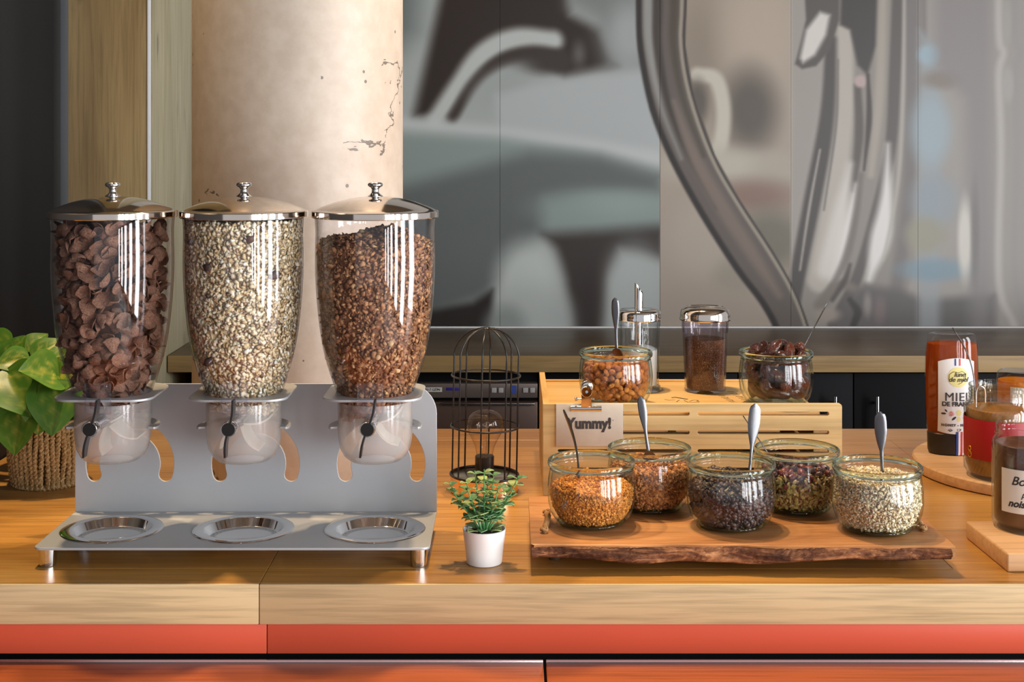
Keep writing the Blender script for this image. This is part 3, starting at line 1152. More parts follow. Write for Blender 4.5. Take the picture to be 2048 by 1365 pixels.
# ------------------------------------------------------------------ cereal dispensers
HZ_ = np.array([.1900, .1960, .2049, .2259, .2437, .2571, .2781, .2991, .3201, .3621, .4240])
HR_ = np.array([.0462, .0476, .0509, .0582, .0630, .0662, .0700, .0722, .0742, .0761, .0773])


def hop_r(z):
    return np.interp(z, HZ_, HR_)


zz = np.linspace(.190, .424, 40)
# smooth the traced outline a little
pr = np.poly1d(np.polyfit(HZ_, HR_, 6))
hop_s = lambda z: pr(z)
hopm = lathe([(hop_s(z), z) for z in zz] + [(hop_s(z) - .002, z) for z in zz[::-1]], 72, True, 60)
cup_out = [(.0270, .1125), (.0330, .1140), (.0395, .1195), (.0445, .1290), (.0466, .1400), (.0474, .1500), (.0476, .1895)]
cupm = lathe(cup_out + [(r - .0018, z + (.0012 if z < .15 else 0)) for r, z in cup_out[::-1]], 64, True, 60)
seamr = lathe([(hop_s(.2437) + .0006 * math.cos(a), .2437 + .0006 * math.sin(a)) for a in np.linspace(0, 2 * PI, 7)[:-1]], 72, True, 179)
domeR = .0785
sag = .0185
Rs = (domeR ** 2 + sag ** 2) / (2 * sag)
prof = [(.0770, .4215), (.0800, .4215), (.0806, .4222), (.0806, .4292), (.0798, .4300), (domeR, .4300)]
for k in range(1, 15):
    r = domeR * (1 - k / 14)
    prof.append((max(r, 0), .4300 + math.sqrt(Rs * Rs - r * r) - (Rs - sag)))
lidm = lathe(prof, 80, False, 40)
lidm2 = lathe([(.0770, .4215), (.0770, .4240), (0, .4240)], 60, False, 40)
kz = .4485
knobm = lathe([(0, kz - .002), (.0095, kz - .0015), (.0098, kz), (.0068, kz + .0022), (.0046, kz + .0045), (.0044, kz + .0085), (.0060, kz + .0108), (.0092, kz + .0128), (.0097, kz + .0148),
               (.0088, kz + .0166), (.0060, kz + .0176), (0, kz + .0180)], 32, smooth=45)
AZ = .1715
bladev = []
for k in range(5):
    a_ = 2 * PI * k / 5 + .42
    pts = []
    for i in range(7):
        r = .004 + .0375 * i / 6
        aa = a_ + .35 * (i / 6) ** 2
        pts.append((r * math.cos(aa), r * math.sin(aa)))
    for i in range(6):
        (x0, z0), (x1, z1) = pts[i], pts[i + 1]
        nx, nz = -(z1 - z0), (x1 - x0)
        ln = math.hypot(nx, nz)
        nx, nz = nx / ln * .0011, nz / ln * .0011
        w0 = .024 - .004 * i / 6
        V = [(x0 + nx, -w0, z0 + nz), (x1 + nx, -w0, z1 + nz), (x1 - nx, -w0, z1 - nz), (x0 - nx, -w0, z0 - nz)]
        V += [(x, -y, z) for x, y, z in V]
        bladev.append((V, [(0, 1, 2, 3), (7, 6, 5, 4), (0, 4, 5, 1), (1, 5, 6, 2), (2, 6, 7, 3), (3, 7, 4, 0)]))
blades = [mesh(*join_vf(bladev[6 * k:6 * k + 6]), 30) for k in range(5)]
axlem = tube([(0, -.086, 0), (0, .03, 0)], .0052, 20)
bearm = lathe([(.0052, 0), (.0082, 0), (.0085, .002), (.0085, .030), (.0052, .030)], 28, True, 40)
kcap = lathe([(0, .0), (.0088, .0), (.0096, .0008), (.0096, .0125), (.0088, .0135), (0, .0135)], 32, smooth=40)
kface = lathe([(0, 0), (.0080, 0), (.0080, -.0006), (0, -.0006)], 32, smooth=30)


def handle_mesh(lean):
    V, Fc = [], []
    n = 20
    for i in range(n + 1):
        q = -1 + 2 * i / n
        z = q * .0345
        x = lean * z + .0045 * math.sin(q * PI) * .6 + .004 * q * abs(q)
        w_ = .0013
        dep = .0075 if abs(q) < .9 else .006
        V += [(x - w_, -dep, z), (x + w_, -dep, z), (x + w_, dep, z), (x - w_, dep, z)]
    for i in range(n):
        for k in range(4):
            Fc.append((4 * i + k, 4 * i + (k + 1) % 4, 4 * i + 4 + (k + 1) % 4, 4 * i + 4 + k))
    Fc += [(3, 2, 1, 0), tuple(4 * n + k for k in range(4))]
    return mesh(V, Fc, 40)


guard = join_vf([tube_vf([(-.0155, 0, .026), (-.0155, 0, -.012), (.0155, 0, -.012), (.0155, 0, .026)], .0011, 6)])
gpane = box(-.016, .016, -.001, .001, -.012, .026, .0006)
labels = ['clear cereal dispenser filled with brown chocolate petals, leftmost on the silver stand',
          'clear cereal dispenser filled with pale oat muesli, middle of the silver stand',
          'clear cereal dispenser filled with brown granola, nearest the black cage lamp']
for k, dx in enumerate(DX):
    dp = thing('cereal_dispenser', labels[k], 'dispenser', (dx, DY, .1125), group='cereal dispensers')
    off = Matrix.Translation((0, 0, -.1125))
    zo = (0, 0, -.1125)
    hp = obj('hopper', hopm, MAT['hopper'], dp, zo)
    obj('seam_ring', seamr, MAT['hopper'], hp)
    obj('chamber_cup', cupm, MAT['cup'], dp, zo)
    ld = obj('lid', lidm, MAT['lid'], dp, zo)
    obj('lid_lining', lidm2, MAT['steel'], ld)
    obj('knob', knobm, MAT['chrome'], ld)
    rot = (0, [.0, .5, .25][k], 0)
    for bm_ in blades:
        obj('paddle_blade', bm_, MAT['rubber_white'], dp, (0, 0, AZ - .1125 - .008), rot)
    obj('axle', axlem, MAT['chrome'], dp, (0, 0, AZ - .1125))
    obj('bearing', bearm, MAT['guard'], dp, (0, -.046, AZ - .1125), (PI / 2, 0, 0))
    gd = obj('guard_window', gpane, MAT['guard'], dp, (0, -.0635, AZ + .024 - .1125))
    obj('guard_frame', mesh(guard[0], guard[1], 40), MAT['guard'], gd, (0, 0, 0))
    tk = obj('turning_knob', kcap, MAT['chrome'], dp, (0, -.084, AZ - .1125), (PI / 2, 0, 0))
    tk2 = obj('knob_face', kface, MAT['dark_metal'], tk, (0, 0, .0137), (PI, 0, 0))
    obj('turning_handle', handle_mesh([.12, .02, .14][k]), MAT['black_plastic'], dp, (.0, -.090, AZ - .1125))

# --- contents of the hoppers (coordinates local to each dispenser axis, z above the worktop)
inner = lambda z: hop_r(z) - .0045


def place_stuff(name, me, mat, loc, label, cat):
    o = obj(name, me, mat, None, loc)
    tag(o, label, cat, kind='stuff')
    return o


MAT['flake'] = attr_mat('oat_flake', .75, .25)
MAT['lump'] = attr_mat('granola_cluster', .6, .35)
MAT['petal'] = plain('chocolate_cereal', lin(134, 99, 80), .85, spec=.15, nscale=7, nstr=.5, bump=1.0, bscale=9)
MAT['petal_attr'] = attr_mat('chocolate_cereal_deep', .85, .2)
FLK = [flake_proto(s) for s in range(6)]
LMP = [lump_proto(s, 0, .42, (1.15, .9, .55 + .08 * s)) for s in range(6)]
OATS = [lin(238, 220, 180), lin(244, 230, 198), lin(226, 202, 158), lin(250, 242, 220), lin(208, 180, 134), lin(130, 102, 84)]
OW = [.30, .25, .18, .15, .10, .02]
rg = np.random.default_rng(11)
topf = lambda cx, cy, f: .4205 - .002 * f
P, N_ = wall_points(13000, inner, .196, topf, (-.001, .0035), rg)
me = scatter_mesh(P, N_, FLK, (.0030, .0052), OATS, .28, OW, rng=rg)
add_core(me, lambda z: inner(z) - .0018, .194, topf, lin(222, 200, 156))
place_stuff('oat_muesli', me, MAT['flake'], (DX[1], DY, 0), 'pale oat muesli flakes filling the middle dispenser', 'muesli')
# dark fruit bits in the muesli
P, N_ = wall_points(9, inner, .22, lambda a, b, c: .41, (-.002, .000), rg, True)
me = scatter_mesh(P, N_, [lump_proto(s, 0, .3, (1.5, .9, .3)) for s in range(3)], (.0045, .007), [lin(84, 66, 62), lin(100, 78, 70)], .25, rng=rg, smooth=True)
place_stuff('dried_fruit_bits', me, MAT['lump'], (DX[1], DY, 0), 'dark dried fruit bits among the oat muesli', 'dried fruit')

GRAN = [lin(172, 124, 84), lin(146, 100, 68), lin(194, 146, 102), lin(116, 76, 54), lin(212, 172, 124)]
GW = [.34, .28, .2, .12, .06]


def gran_top(cx, cy, f):
    return .384 + .020 * (1 - f * f) + .004 * math.sin(5 * cx + 3 * cy) + .006 * (cx > .2) * f


P, N_ = wall_points(9500, inner, .197, gran_top, (-.0005, .004), rg)
P2, N2 = top_points(1500, inner, gran_top, .003, rg, .384)
me = scatter_mesh(np.concatenate([P, P2]), np.concatenate([N_, N2]), LMP[:3] + FLK, (.0018, .0046), GRAN, .55, GW, rng=rg)
add_core(me, lambda z: inner(z) - .0024, .194, gran_top, lin(134, 92, 62))
place_stuff('granola', me, MAT['lump'], (DX[2], DY, 0), 'crunchy brown granola clusters heaped in the right-hand dispenser', 'granola')


def petal_mesh(seed):
    r = np.random.default_rng(seed)
    nr, na = 4, 14
    V = [(0, 0, 0)]
    ph = r.uniform(0, 6.28, 3)
    kx, ky = r.uniform(.7, 1.25), r.uniform(.0, .45)
    for i in range(1, nr + 1):
        q = i / nr
        for k in range(na):
            a_ = 2 * PI * k / na
            rr = q * (1 + .12 * math.sin(2 * a_ + ph[0]) + .07 * math.sin(5 * a_ + ph[1]))
            x, y = rr * math.cos(a_), rr * math.sin(a_) * .85
            z = kx * x * x + ky * y * y + .10 * q * math.sin(3 * a_ + ph[2])
            x *= 1 - .22 * kx * x * x
            V.append((x, y, z))
    Fc = [(0, 1 + k, 1 + (k + 1) % na) for k in range(na)]
    for i in range(nr - 1):
        for k in range(na):
            a0, a1 = 1 + i * na + k, 1 + i * na + (k + 1) % na
            Fc.append((a0, a0 + na, a1 + na, a1))
    n0 = len(V)
    th = .13
    V2 = [(x * .97, y * .97, z - th) for x, y, z in V]
    F2 = [tuple(n0 + i for i in f[::-1]) for f in Fc]
    base = 1 + (nr - 1) * na
    side = [(base + k, n0 + base + k, n0 + base + (k + 1) % na, base + (k + 1) % na) for k in range(na)]
    me = mesh(V + V2, Fc + F2 + side, 60)
    return me


petals = [petal_mesh(s) for s in range(7)]
for pm_ in petals:
    pm_.materials.append(MAT['petal'])


def choc_top(cx, cy, f):
    return .411 + .004 * (1 - f) - .007 * (cx > .45) + .003 * math.sin(7 * cx)


rg = np.random.default_rng(21)
cand_a = rg.uniform(PI * .96, PI * 2.04, 60000)
cand_z = rg.uniform(.199, .408, 60000)
cand_r = inner(cand_z) - rg.uniform(.0070, .0180, 60000)
cand = np.stack([cand_r * np.cos(cand_a), cand_r * np.sin(cand_a), cand_z], 1)
sel = dart(cand, .0128, 300)
for p in sel:
    o = bpy.data.objects.new('cereal_petal', petals[rg.integers(0, 7)])
    nv = Vector((p[0], p[1], 0)).normalized() * (1 if rg.uniform() < .5 else -1)
    q = (nv + Vector(rg.normal(0, .65, 3))).to_track_quat('Z', 'X') @ Euler((0, 0, rg.uniform(0, 6.28))).to_quaternion()
    o.rotation_mode = 'QUATERNION'
    o.rotation_quaternion = q
    s_ = rg.uniform(.0100, .0128)
    o.scale = (s_, s_, s_)
    o.location = (DX[0] + p[0], DY + p[1], p[2])
    tag(o, 'curled brown chocolate cereal petal inside the leftmost dispenser', 'cereal', 'chocolate cereal petals')
    link(o)
# the deeper and rear petals, uncountable
pv = [(np.array([v.co[:] for v in m_.vertices]), [tuple(p.vertices) for p in m_.polygons]) for m_ in petals[:4]]
pv3 = []
for V_, F_ in pv:
    tri = []
    for f in F_:
        tri += [(f[0], f[1], f[2])] + ([(f[0], f[2], f[3])] if len(f) == 4 else [])
    pv3.append((V_, tri))
ca = rg.uniform(0, PI, 700)
cz = rg.uniform(.20, .408, 700)
cr = inner(cz) - rg.uniform(.008, .018, 700)
Pb = dart(np.stack([cr * np.cos(ca), cr * np.sin(ca), cz], 1), .0145, 220)
ca = rg.uniform(0, 2 * PI, 900)
cz = rg.uniform(.20, .404, 900)
cr = (inner(cz) - .019) * rg.uniform(.9, 1, 900)
Pc = dart(np.stack([cr * np.cos(ca), cr * np.sin(ca), cz], 1), .015, 260)
Pt, _ = top_points(60, lambda z: inner(z) - .012, choc_top, .002, rg, .41)
Pall = np.concatenate([Pb, Pc, Pt])
me = scatter_mesh(Pall, rg.normal(0, 1, Pall.shape), pv3, (.0095, .0120), [lin(118, 82, 68), lin(134, 96, 80)], .3, rng=rg, smooth=True)
add_core(me, lambda z: inner(z) - .022, .196, lambda a, b, f: .398, lin(74, 48, 38))
place_stuff('cereal_petals_deep', me, MAT['petal_attr'], (DX[0], DY, 0), 'mass of chocolate cereal petals deeper inside the leftmost dispenser', 'cereal')

# some cereal in the paddle chambers
cupr = lambda z: np.interp(z, [.112, .12, .13, .14, .19], [.024, .037, .042, .0435, .0445])
for k, (pro, pal, wt, sz, mt_, nm, lb_) in enumerate(((pv3, [lin(112, 72, 58)], None, (.0086, .0105), 'petal_attr', 'cereal_petals_chamber', 'chocolate petals in the frosted chamber of the leftmost dispenser'),
                                                 (FLK, OATS, OW, (.003, .005), 'flake', 'oat_muesli_chamber', 'oat flakes in the frosted chamber of the middle dispenser'),
                                                 (LMP, GRAN, GW, (.003, .005), 'lump', 'granola_chamber', 'granola in the frosted chamber of the right-hand dispenser'))):
    nn = (16, 900, 700)[k]
    z_ = rg.uniform(.168 if k else .178, .196, nn)
    a_ = rg.uniform(0, 2 * PI, nn)
    r_ = (cupr(z_) - (.011 if k == 0 else .002)) * np.sqrt(rg.uniform(.5, 1, nn))
    low = .168 + .022 * (np.cos(a_) * (1 if k != 1 else -.4) + 1) * .5
    okk = z_ > low if k else z_ > 0
    P = np.stack([r_ * np.cos(a_), r_ * np.sin(a_), z_], 1)[okk]
    me = scatter_mesh(P, rg.normal(0, 1, P.shape), pro, sz, pal, .5, wt, rng=rg)
    place_stuff(nm, me, MAT[mt_], (DX[k], DY, 0), lb_, ('cereal', 'muesli', 'granola')[k])

# ------------------------------------------------------------------ live-edge board
BX0, BX1, BY0, BY1, BZ0, BZ1 = .0227, .5286, 1.6405, 1.868, .016, .035
t = NT('acacia_board')
v = t.coord(scale=(3.0, 12, 12))
b1 = t.noise(v, 1.0, 5, .6, 1.2)
base = t.ramp(b1, [(.25, lin(128, 84, 48)), (.45, lin(176, 120, 72)), (.6, lin(196, 142, 92)), (.8, lin(150, 116, 80))])
fn = t.noise(t.coord(scale=(12, 220, 220)), 1.0, 3, .6, .4)
base = t.mix(1.0, base, t.ramp(fn, [(.3, (.72, .70, .68, 1)), (.6, (1, 1, 1, 1))]), 'MULTIPLY')
t.pbr(base, .42, 0, .4, normal=t.bump(fn, .15, .0006))
MAT['board'] = t.m
t = NT('bark')
v = t.coord(scale=(22, 60, 90))
b1 = t.noise(v, 1.0, 6, .7, 1.0)
big = t.noise(t.coord(scale=(9, 9, 30)), 1.0, 3, .5, .5)
c1 = t.ramp(b1, [(.28, lin(38, 24, 18)), (.48, lin(92, 58, 40)), (.62, lin(150, 104, 70)), (.8, lin(196, 156, 116))])
c2 = t.ramp(big, [(.36, (.42, .38, .36, 1)), (.58, (1.35, 1.28, 1.2, 1))])
t.pbr(t.mix(1.0, c1, c2, 'MULTIPLY'), .8, 0, .2, normal=t.bump(b1, .9, .002))
MAT['bark'] = t.m
MAT['rope'] = plain('jute_rope', lin(150, 112, 70), .9, nscale=300, nstr=.4)
MAT['twine'] = plain('pale_twine', lin(216, 190, 150), .9)
bd = thing('live_edge_board', 'live-edge wooden serving board with rough bark front edge carrying five jars', 'serving board', (BX0, BY0, 0))
W_, D_ = BX1 - BX0, BY1 - BY0


def edge_wob(x):
    return .0035 * math.sin(9 * x + .5) + .002 * math.sin(31 * x + 1.2) + .001 * math.sin(83 * x)


def low_wob(x):
    return .0030 * math.sin(13 * x + 2) + .0015 * math.sin(40 * x)


nx = 60
V, Fc = [], []
for i in range(nx + 1):
    x = W_ * i / nx
    yf = .004 + edge_wob(x)
    yb = D_ + .004 * math.sin(11 * x + 1) + .002 * math.sin(37 * x)
    zl = BZ0 + low_wob(x)
    xs_ = x + (.004 if i == 0 else 0)
    V += [(xs_, yf, BZ1 - .0012), (x, yf + .0015, BZ1), (x, yb - .002, BZ1), (x, yb, BZ1 - .002), (x, yb, zl), (x, yf + .002, zl)]
for i in range(nx):
    for k in range(6):
        Fc.append((6 * i + k, 6 * i + 6 + k, 6 * i + 6 + (k + 1) % 6, 6 * i + (k + 1) % 6))
Fc += [tuple(range(6)), tuple(6 * nx + 5 - k for k in range(6))]
slab = mesh(V, Fc, 30)
bm = bmesh.new()
bm.from_mesh(slab)
slab = bm_mesh(bm, 30)
obj('slab', slab, MAT['board'], bd)
nx, nz = 220, 9
V, Fc = [], []
r_ = np.random.default_rng(5)
jit = r_.normal(0, 1, (nx + 1, nz + 1))
for i in range(nx + 1):
    x = .001 + (W_ - .006) * i / nx
    for j in range(nz + 1):
        q = j / nz
        zl, zh = BZ0 + low_wob(x) - .0006, BZ1 - .0022 - .0008 * (1 + math.sin(50 * x)) * .5
        bulge = .0045 * math.sin(PI * q) ** .7
        y = .0048 + edge_wob(x) - bulge - .0007 * jit[i, j] * (0 < j < nz) - .0010 * math.sin(60 * x + 5 * q)
        V.append((x, y, zl + (zh - zl) * q))
nf = len(V)
for i in range(nx + 1):
    x = .001 + (W_ - .006) * i / nx
    for j in (0, nz):
        q = j / nz
        zl, zh = BZ0 + low_wob(x) - .0006, BZ1 - .003
        V.append((x, .009 + edge_wob(x), zl + (zh - zl) * q))
for i in range(nx):
    for j in range(nz):
        a0 = i * (nz + 1) + j
        Fc.append((a0, a0 + nz + 1, a0 + nz + 2, a0 + 1))
    Fc.append((i * (nz + 1), nf + 2 * i, nf + 2 * i + 2, (i + 1) * (nz + 1)))
    Fc.append((i * (nz + 1) + nz, (i + 1) * (nz + 1) + nz, nf + 2 * i + 3, nf + 2 * i + 1))
obj('bark_edge', mesh(V, Fc, 70), MAT['bark'], bd)
ftm = lathe([(0, 0), (.007, 0), (.008, .002), (.008, .0185), (0, .0185)], 20, smooth=40)
MAT['dark_foot'] = plain('dark_wood_foot', lin(70, 50, 34), .7)
for fx, fy in ((.03, .065), (W_ - .05, .065), (.02, D_ - .03), (W_ - .04, D_ - .03)):
    obj('foot', ftm, MAT['dark_foot'], bd, (fx, fy, 0))


def rope_vf(path, rad, turns, strands=2, seg=6):
    pts = [Vector(p) for p in path]
    n = len(pts)
    out = []
    L = []
    for s in range(strands):
        line = []
        u = Vector((0, 0, 1)) if abs((pts[-1] - pts[0]).normalized().z) < .9 else Vector((1, 0, 0))
        for i in range(n):
            a = pts[max(i - 1, 0)]
            b = pts[min(i + 1, n - 1)]
            tt = (b - a).normalized()
            u = (u - tt * u.dot(tt)).normalized()
            v = tt.cross(u)
            ph = 2 * PI * (turns * i / (n - 1) + s / strands)
            line.append(pts[i] + (u * math.cos(ph) + v * math.sin(ph)) * rad * .55)
        out.append(tube_vf(line, rad * .62, seg))
    return join_vf(out)


def rope_handle(p0, p1, sag, tail=None):
    mid_ = (Vector(p0) + Vector(p1)) / 2 + Vector(sag)
    path = bez([p0, mid_, p1], 40)
    vf = [rope_vf(path, .0035, 7)]
    for e in (p0, p1):
        e = Vector(e)
        ring = [e + Vector((.0035 * math.cos(a_), .0035 * math.sin(a_), .001 + .0014 * math.sin(2 * a_))) for a_ in np.linspace(0, 2 * PI, 15)[:-1]]
        vf.append(tube_vf(ring, .0022, 6, True))
        vf.append(tube_vf([e + Vector((0, 0, -.003)), e + Vector((.001, 0, .004))], [.003, .0018], 8))
    return mesh(*join_vf(vf), 60)


zt_ = BZ1 + .0035
obj('rope_handle', rope_handle((.017, .055, zt_), (.022, .135, zt_), (.003, 0, .004)), MAT['rope'], bd)
rh = obj('rope_handle', rope_handle((.486, .062, zt_), (.488, .130, zt_), (.002, 0, .003)), MAT['rope'], bd)
obj('twine_end', tube(bez([(.486, .062, zt_ + .001), (.474, .060, zt_ + .005), (.459, .055, zt_ - .002), (.448, .050, BZ1 + .0008)], 24), .0005, 6), MAT['twine'], rh)

# ------------------------------------------------------------------ glass jars
J_OUT = [(.0370, .0004), (.0415, .0022), (.0470, .0075), (.0512, .0145), (.0545, .0250), (.0558, .0370), (.0555, .0480), (.0545, .0580), (.0533, .0655), (.0527, .0695)]
J_Z = np.array([p[1] for p in J_OUT])
J_R = np.array([p[0] for p in J_OUT])
jar_in_r = lambda z: np.interp(z, J_Z, J_R) - .0036
inn = [(.0, .0045), (.034, .0048), (.0405, .0088), (.0455, .0160), (.0492, .0235), (.0523, .0370), (.0520, .0480), (.0510, .0580), (.0499, .0655), (.0493, .0700)]
jar_in = lambda z: np.interp(z, [q[1] for q in inn[1:]], [q[0] for q in inn[1:]]) - .0006
jbody = lathe(J_OUT + inn[::-1][:-1], 64, False, 179)
jbase = lathe([(0, .0012), (.030, .0012), (.0340, .0002), (.0370, .0004), (.0405, .0018), (.0430, .0048), (.0400, .0070), (.034, .0046), (0, .0042)], 64, False, 179)
rimp = []
for a_ in np.linspace(0, 2 * PI, 15)[:-1]:
    rimp.append((.0531 + .0025 * math.cos(a_), .0768 + .0044 * math.sin(a_)))
jrim = lathe(rimp, 72, True, 179)
jneck = lathe([(.0527, .0690), (.0516, .0712), (.0512, .0725), (.0494, .0725), (.0493, .0695)], 64, True, 179)

TZ = BZ1 + .0003
CZ = .1205
jars = {
    'sugar': ((.1005, 1.739, TZ), 'glass jar of golden brown sugar crumbs, leftmost jar on the board'),
    'nuts': ((.1810, 1.812, TZ), 'glass jar of chopped brown nut brittle in back row beside the card'),
    'raisins': ((.2754, 1.729, TZ), 'glass jar of dark raisins, middle front jar on the board'),
    'seeds': ((.3740, 1.806, TZ), 'glass jar of mixed seeds and berries in back row below the dates'),
    'oats': ((.4550, 1.712, TZ), 'glass jar of pale rolled oats at right end of the board'),
    'sultanas': ((.1570, 2.078, CZ), 'glass jar of golden sultanas on the wooden crate behind the clip'),
    'dates': ((.3990, 2.078, CZ), 'glass jar heaped with glossy dates at right of the wooden crate'),
}
for k, (loc, lb_) in jars.items():
    j = thing('glass_jar', lb_, 'jar', loc, random.uniform(0, 6), 'bulbous glass jars')
    obj('jar_body', jbody, MAT['jar'], j)
    obj('jar_base', jbase, MAT['jar_base'], j)
    obj('jar_neck', jneck, MAT['jar'], j)
    obj('jar_rim', jrim, MAT['rim'], j)


def heap(z_wall, z_mid, wob=.0015, ph=0.0):
    return lambda cx, cy, f: z_wall + (z_mid - z_wall) * (1 - f * f) + wob * math.sin(4 * cx + 3 * cy + ph) + wob * .6 * math.sin(9 * cx - 7 * cy + ph)


def jar_fill(name, key, label, cat, mat, top, protos, n_wall, n_top, size, pal, wts, core, tilt=.8, lift=.0015, smooth=None, z0=.0058, inset=(0, .0025), size_top=None, seed=1):
    rg = np.random.default_rng(seed)
    P, N_ = wall_points(n_wall, jar_in, z0, top, inset, rg)
    P2, N2 = top_points(n_top, lambda z: jar_in(z) - .002, top, lift, rg, 0)
    me = scatter_mesh(np.concatenate([P, P2]), np.concatenate([N_, N2]), protos, size, pal, tilt, wts, smooth, rng=rg)
    add_core(me, lambda z: jar_in(z) - .0022, z0 - .0006, top, core)
    return place_stuff(name, me, mat, jars[key][0], label, cat)


MAT['crumb'] = attr_mat('sugar_crumb', .85, .2, bump=.3, bscale=900)
MAT['dark_raisin'] = attr_mat('dark_raisin', .42, .5, bump=.5, bscale=500)
SUG = [lin(210, 142, 66), lin(194, 124, 52), lin(222, 158, 82), lin(174, 108, 46)]
o = jar_fill('brown_sugar', 'sugar', 'golden brown sugar crumbs in the leftmost jar on the board', 'sugar', MAT['crumb'], heap(.048, .061, .0025), LMP, 11000, 3200, (.0006, .0023), SUG, None, lin(200, 136, 66), seed=2)
NUT = [lin(192, 132, 78), lin(168, 110, 64), lin(208, 152, 98), lin(140, 90, 54)]
jar_fill('nut_brittle', 'nuts', 'chopped brown nut brittle in the back row jar beside the card', 'brittle', MAT['crumb'], heap(.057, .063, .002, 1), LMP, 6500, 1700, (.0010, .0030), NUT, None, lin(156, 102, 58), seed=3)
RAI = [lin(52, 40, 40), lin(38, 30, 30), lin(70, 54, 50), lin(88, 68, 60)]
LM1 = [lump_proto(s + 30, 1, .22, (1.25, .9, .7)) for s in range(4)]
jar_fill('dark_raisin_heap', 'raisins', 'heap of small dark raisins in the middle front jar', 'raisins', MAT['dark_raisin'], heap(.052, .066, .003, 2), LM1, 1500, 420, (.0022, .0042), RAI, None, lin(28, 20, 18), smooth=None, seed=4, inset=(.0005, .003))
jar_fill('rolled_oats', 'oats', 'pale rolled oats in the jar at right end of the board', 'oats', MAT['flake'], heap(.0655, .0685, .001), FLK, 8000, 2400, (.0016, .0034), OATS, [.28, .27, .17, .2, .06, .02], lin(206, 182, 140), seed=5, inset=(-.0002, .0022))

# seeds: each larger seed and berry is its own piece, the fine bed below is one mass
def seed_mesh(seed):
    r = np.random.default_rng(seed)
    V, Fc = ico(1)
    V = V.copy()
    x = V[:, 0]
    V[:, 1] *= .52 * (1 - .35 * np.clip(x, 0, 1))
    V[:, 2] *= .22
    V[:, 2] += .08 * np.cos(x * 1.5)
    V[:, 0] *= 1.15
    return mesh(V, Fc, 179)


def wrinkled(seed, sub=2, stretch=(1.35, .95, .8), amp=.10, fr=4.0):
    r = np.random.default_rng(seed)
    V, Fc = ico(sub)
    k = r.normal(0, 1, (6, 3)) * fr
    ph = r.uniform(0, 6.28, 6)
    d = np.zeros(len(V))
    for q in range(6):
        d += np.abs(np.sin(V @ k[q] + ph[q]))
    d = d / 6
    V = V * (1 - amp + amp * 1.6 * d[:, None]) * np.array(stretch)
    return mesh(V, Fc, 179)


MAT['pumpkin'] = plain('pumpkin_seed', lin(178, 164, 92), .45, nscale=3, nstr=.3)
MAT['sunflower'] = plain('sunflower_seed', lin(214, 190, 150), .55, nscale=3, nstr=.25)
MAT['berry'] = plain('dried_cranberry', lin(112, 38, 38), .4, coat=.3, bump=.5, bscale=6)
MAT['berry2'] = plain('dark_berry', lin(70, 40, 48), .4, coat=.3, bump=.5, bscale=6)
seeds_m = [seed_mesh(s) for s in range(3)]
for m_ in seeds_m:
    m_.materials.append(MAT['pumpkin'])
sun_m = [m_.copy() for m_ in seeds_m[:1]]
sun_m[0].materials.clear()
sun_m[0].materials.append(MAT['sunflower'])
bery = [wrinkled(s + 50, 2, (1.25, .9, .7), .35, 3.0) for s in range(4)]
for k, m_ in enumerate(bery):
    m_.materials.append(MAT['berry'] if k % 2 == 0 else MAT['berry2'])
top = heap(.050, .058, .002, .7)
jar_fill('mixed_seed_bed', 'seeds', 'bed of small mixed seeds inside the back row berry jar', 'seeds', MAT['crumb'], heap(.047, .054, .002, .7), [lump_proto(s + 70, 0, .15, (1.7, .7, .5)) for s in range(4)], 1500, 300, (.0016, .0030),
         [lin(150, 132, 76), lin(190, 160, 116), lin(120, 96, 56), lin(110, 44, 40)], [.4, .3, .2, .1], lin(86, 66, 38), tilt=.4, seed=6, inset=(.0008, .003))


def pieces(name, key, cand, dmin, nmax, meshes, size, label, cat, group, rg, flatn=True, tilt=.5):
    sel = dart(cand, dmin, nmax)
    base = Vector(jars[key][0])
    for p in sel:
        o = bpy.data.objects.new(name, meshes[rg.integers(0, len(meshes))])
        nv = Vector((p[0], p[1], 0)).normalized() if flatn else Vector(rg.normal(0, 1, 3))
        nv = (nv + Vector(rg.normal(0, tilt, 3)))
        o.rotation_mode = 'QUATERNION'
        o.rotation_quaternion = nv.to_track_quat('Z', 'X') @ Euler((0, 0, rg.uniform(0, 6.28))).to_quaternion()
        s_ = rg.uniform(*size)
        o.scale = (s_, s_, s_)
        o.location = base + Vector(p)
        tag(o, label, cat, group)
        link(o)


def wall_cand(n, z0, top, inset, rg, a0=PI, a1=2 * PI):
    a_ = rg.uniform(a0, a1, n)
    z = rg.uniform(z0, 1, n)
    zt2 = np.array([top(math.cos(q), math.sin(q), 1) for q in a_])
    z = z0 + (zt2 - z0) * rg.uniform(0, 1, n)
    r = jar_in(z) - rg.uniform(inset[0], inset[1], n)
    return np.stack([r * np.cos(a_), r * np.sin(a_), z], 1)


def top_cand(n, top, inset, lift, rg):
    a_ = rg.uniform(0, 2 * PI, n)
    f = np.sqrt(rg.uniform(0, 1, n))
    z = np.array([top(math.cos(q) * g, math.sin(q) * g, g) for q, g in zip(a_, f)])
    r = (jar_in(np.minimum(z, .068)) - inset) * f
    return np.stack([r * np.cos(a_), r * np.sin(a_), z + rg.uniform(-lift, lift, n)], 1)


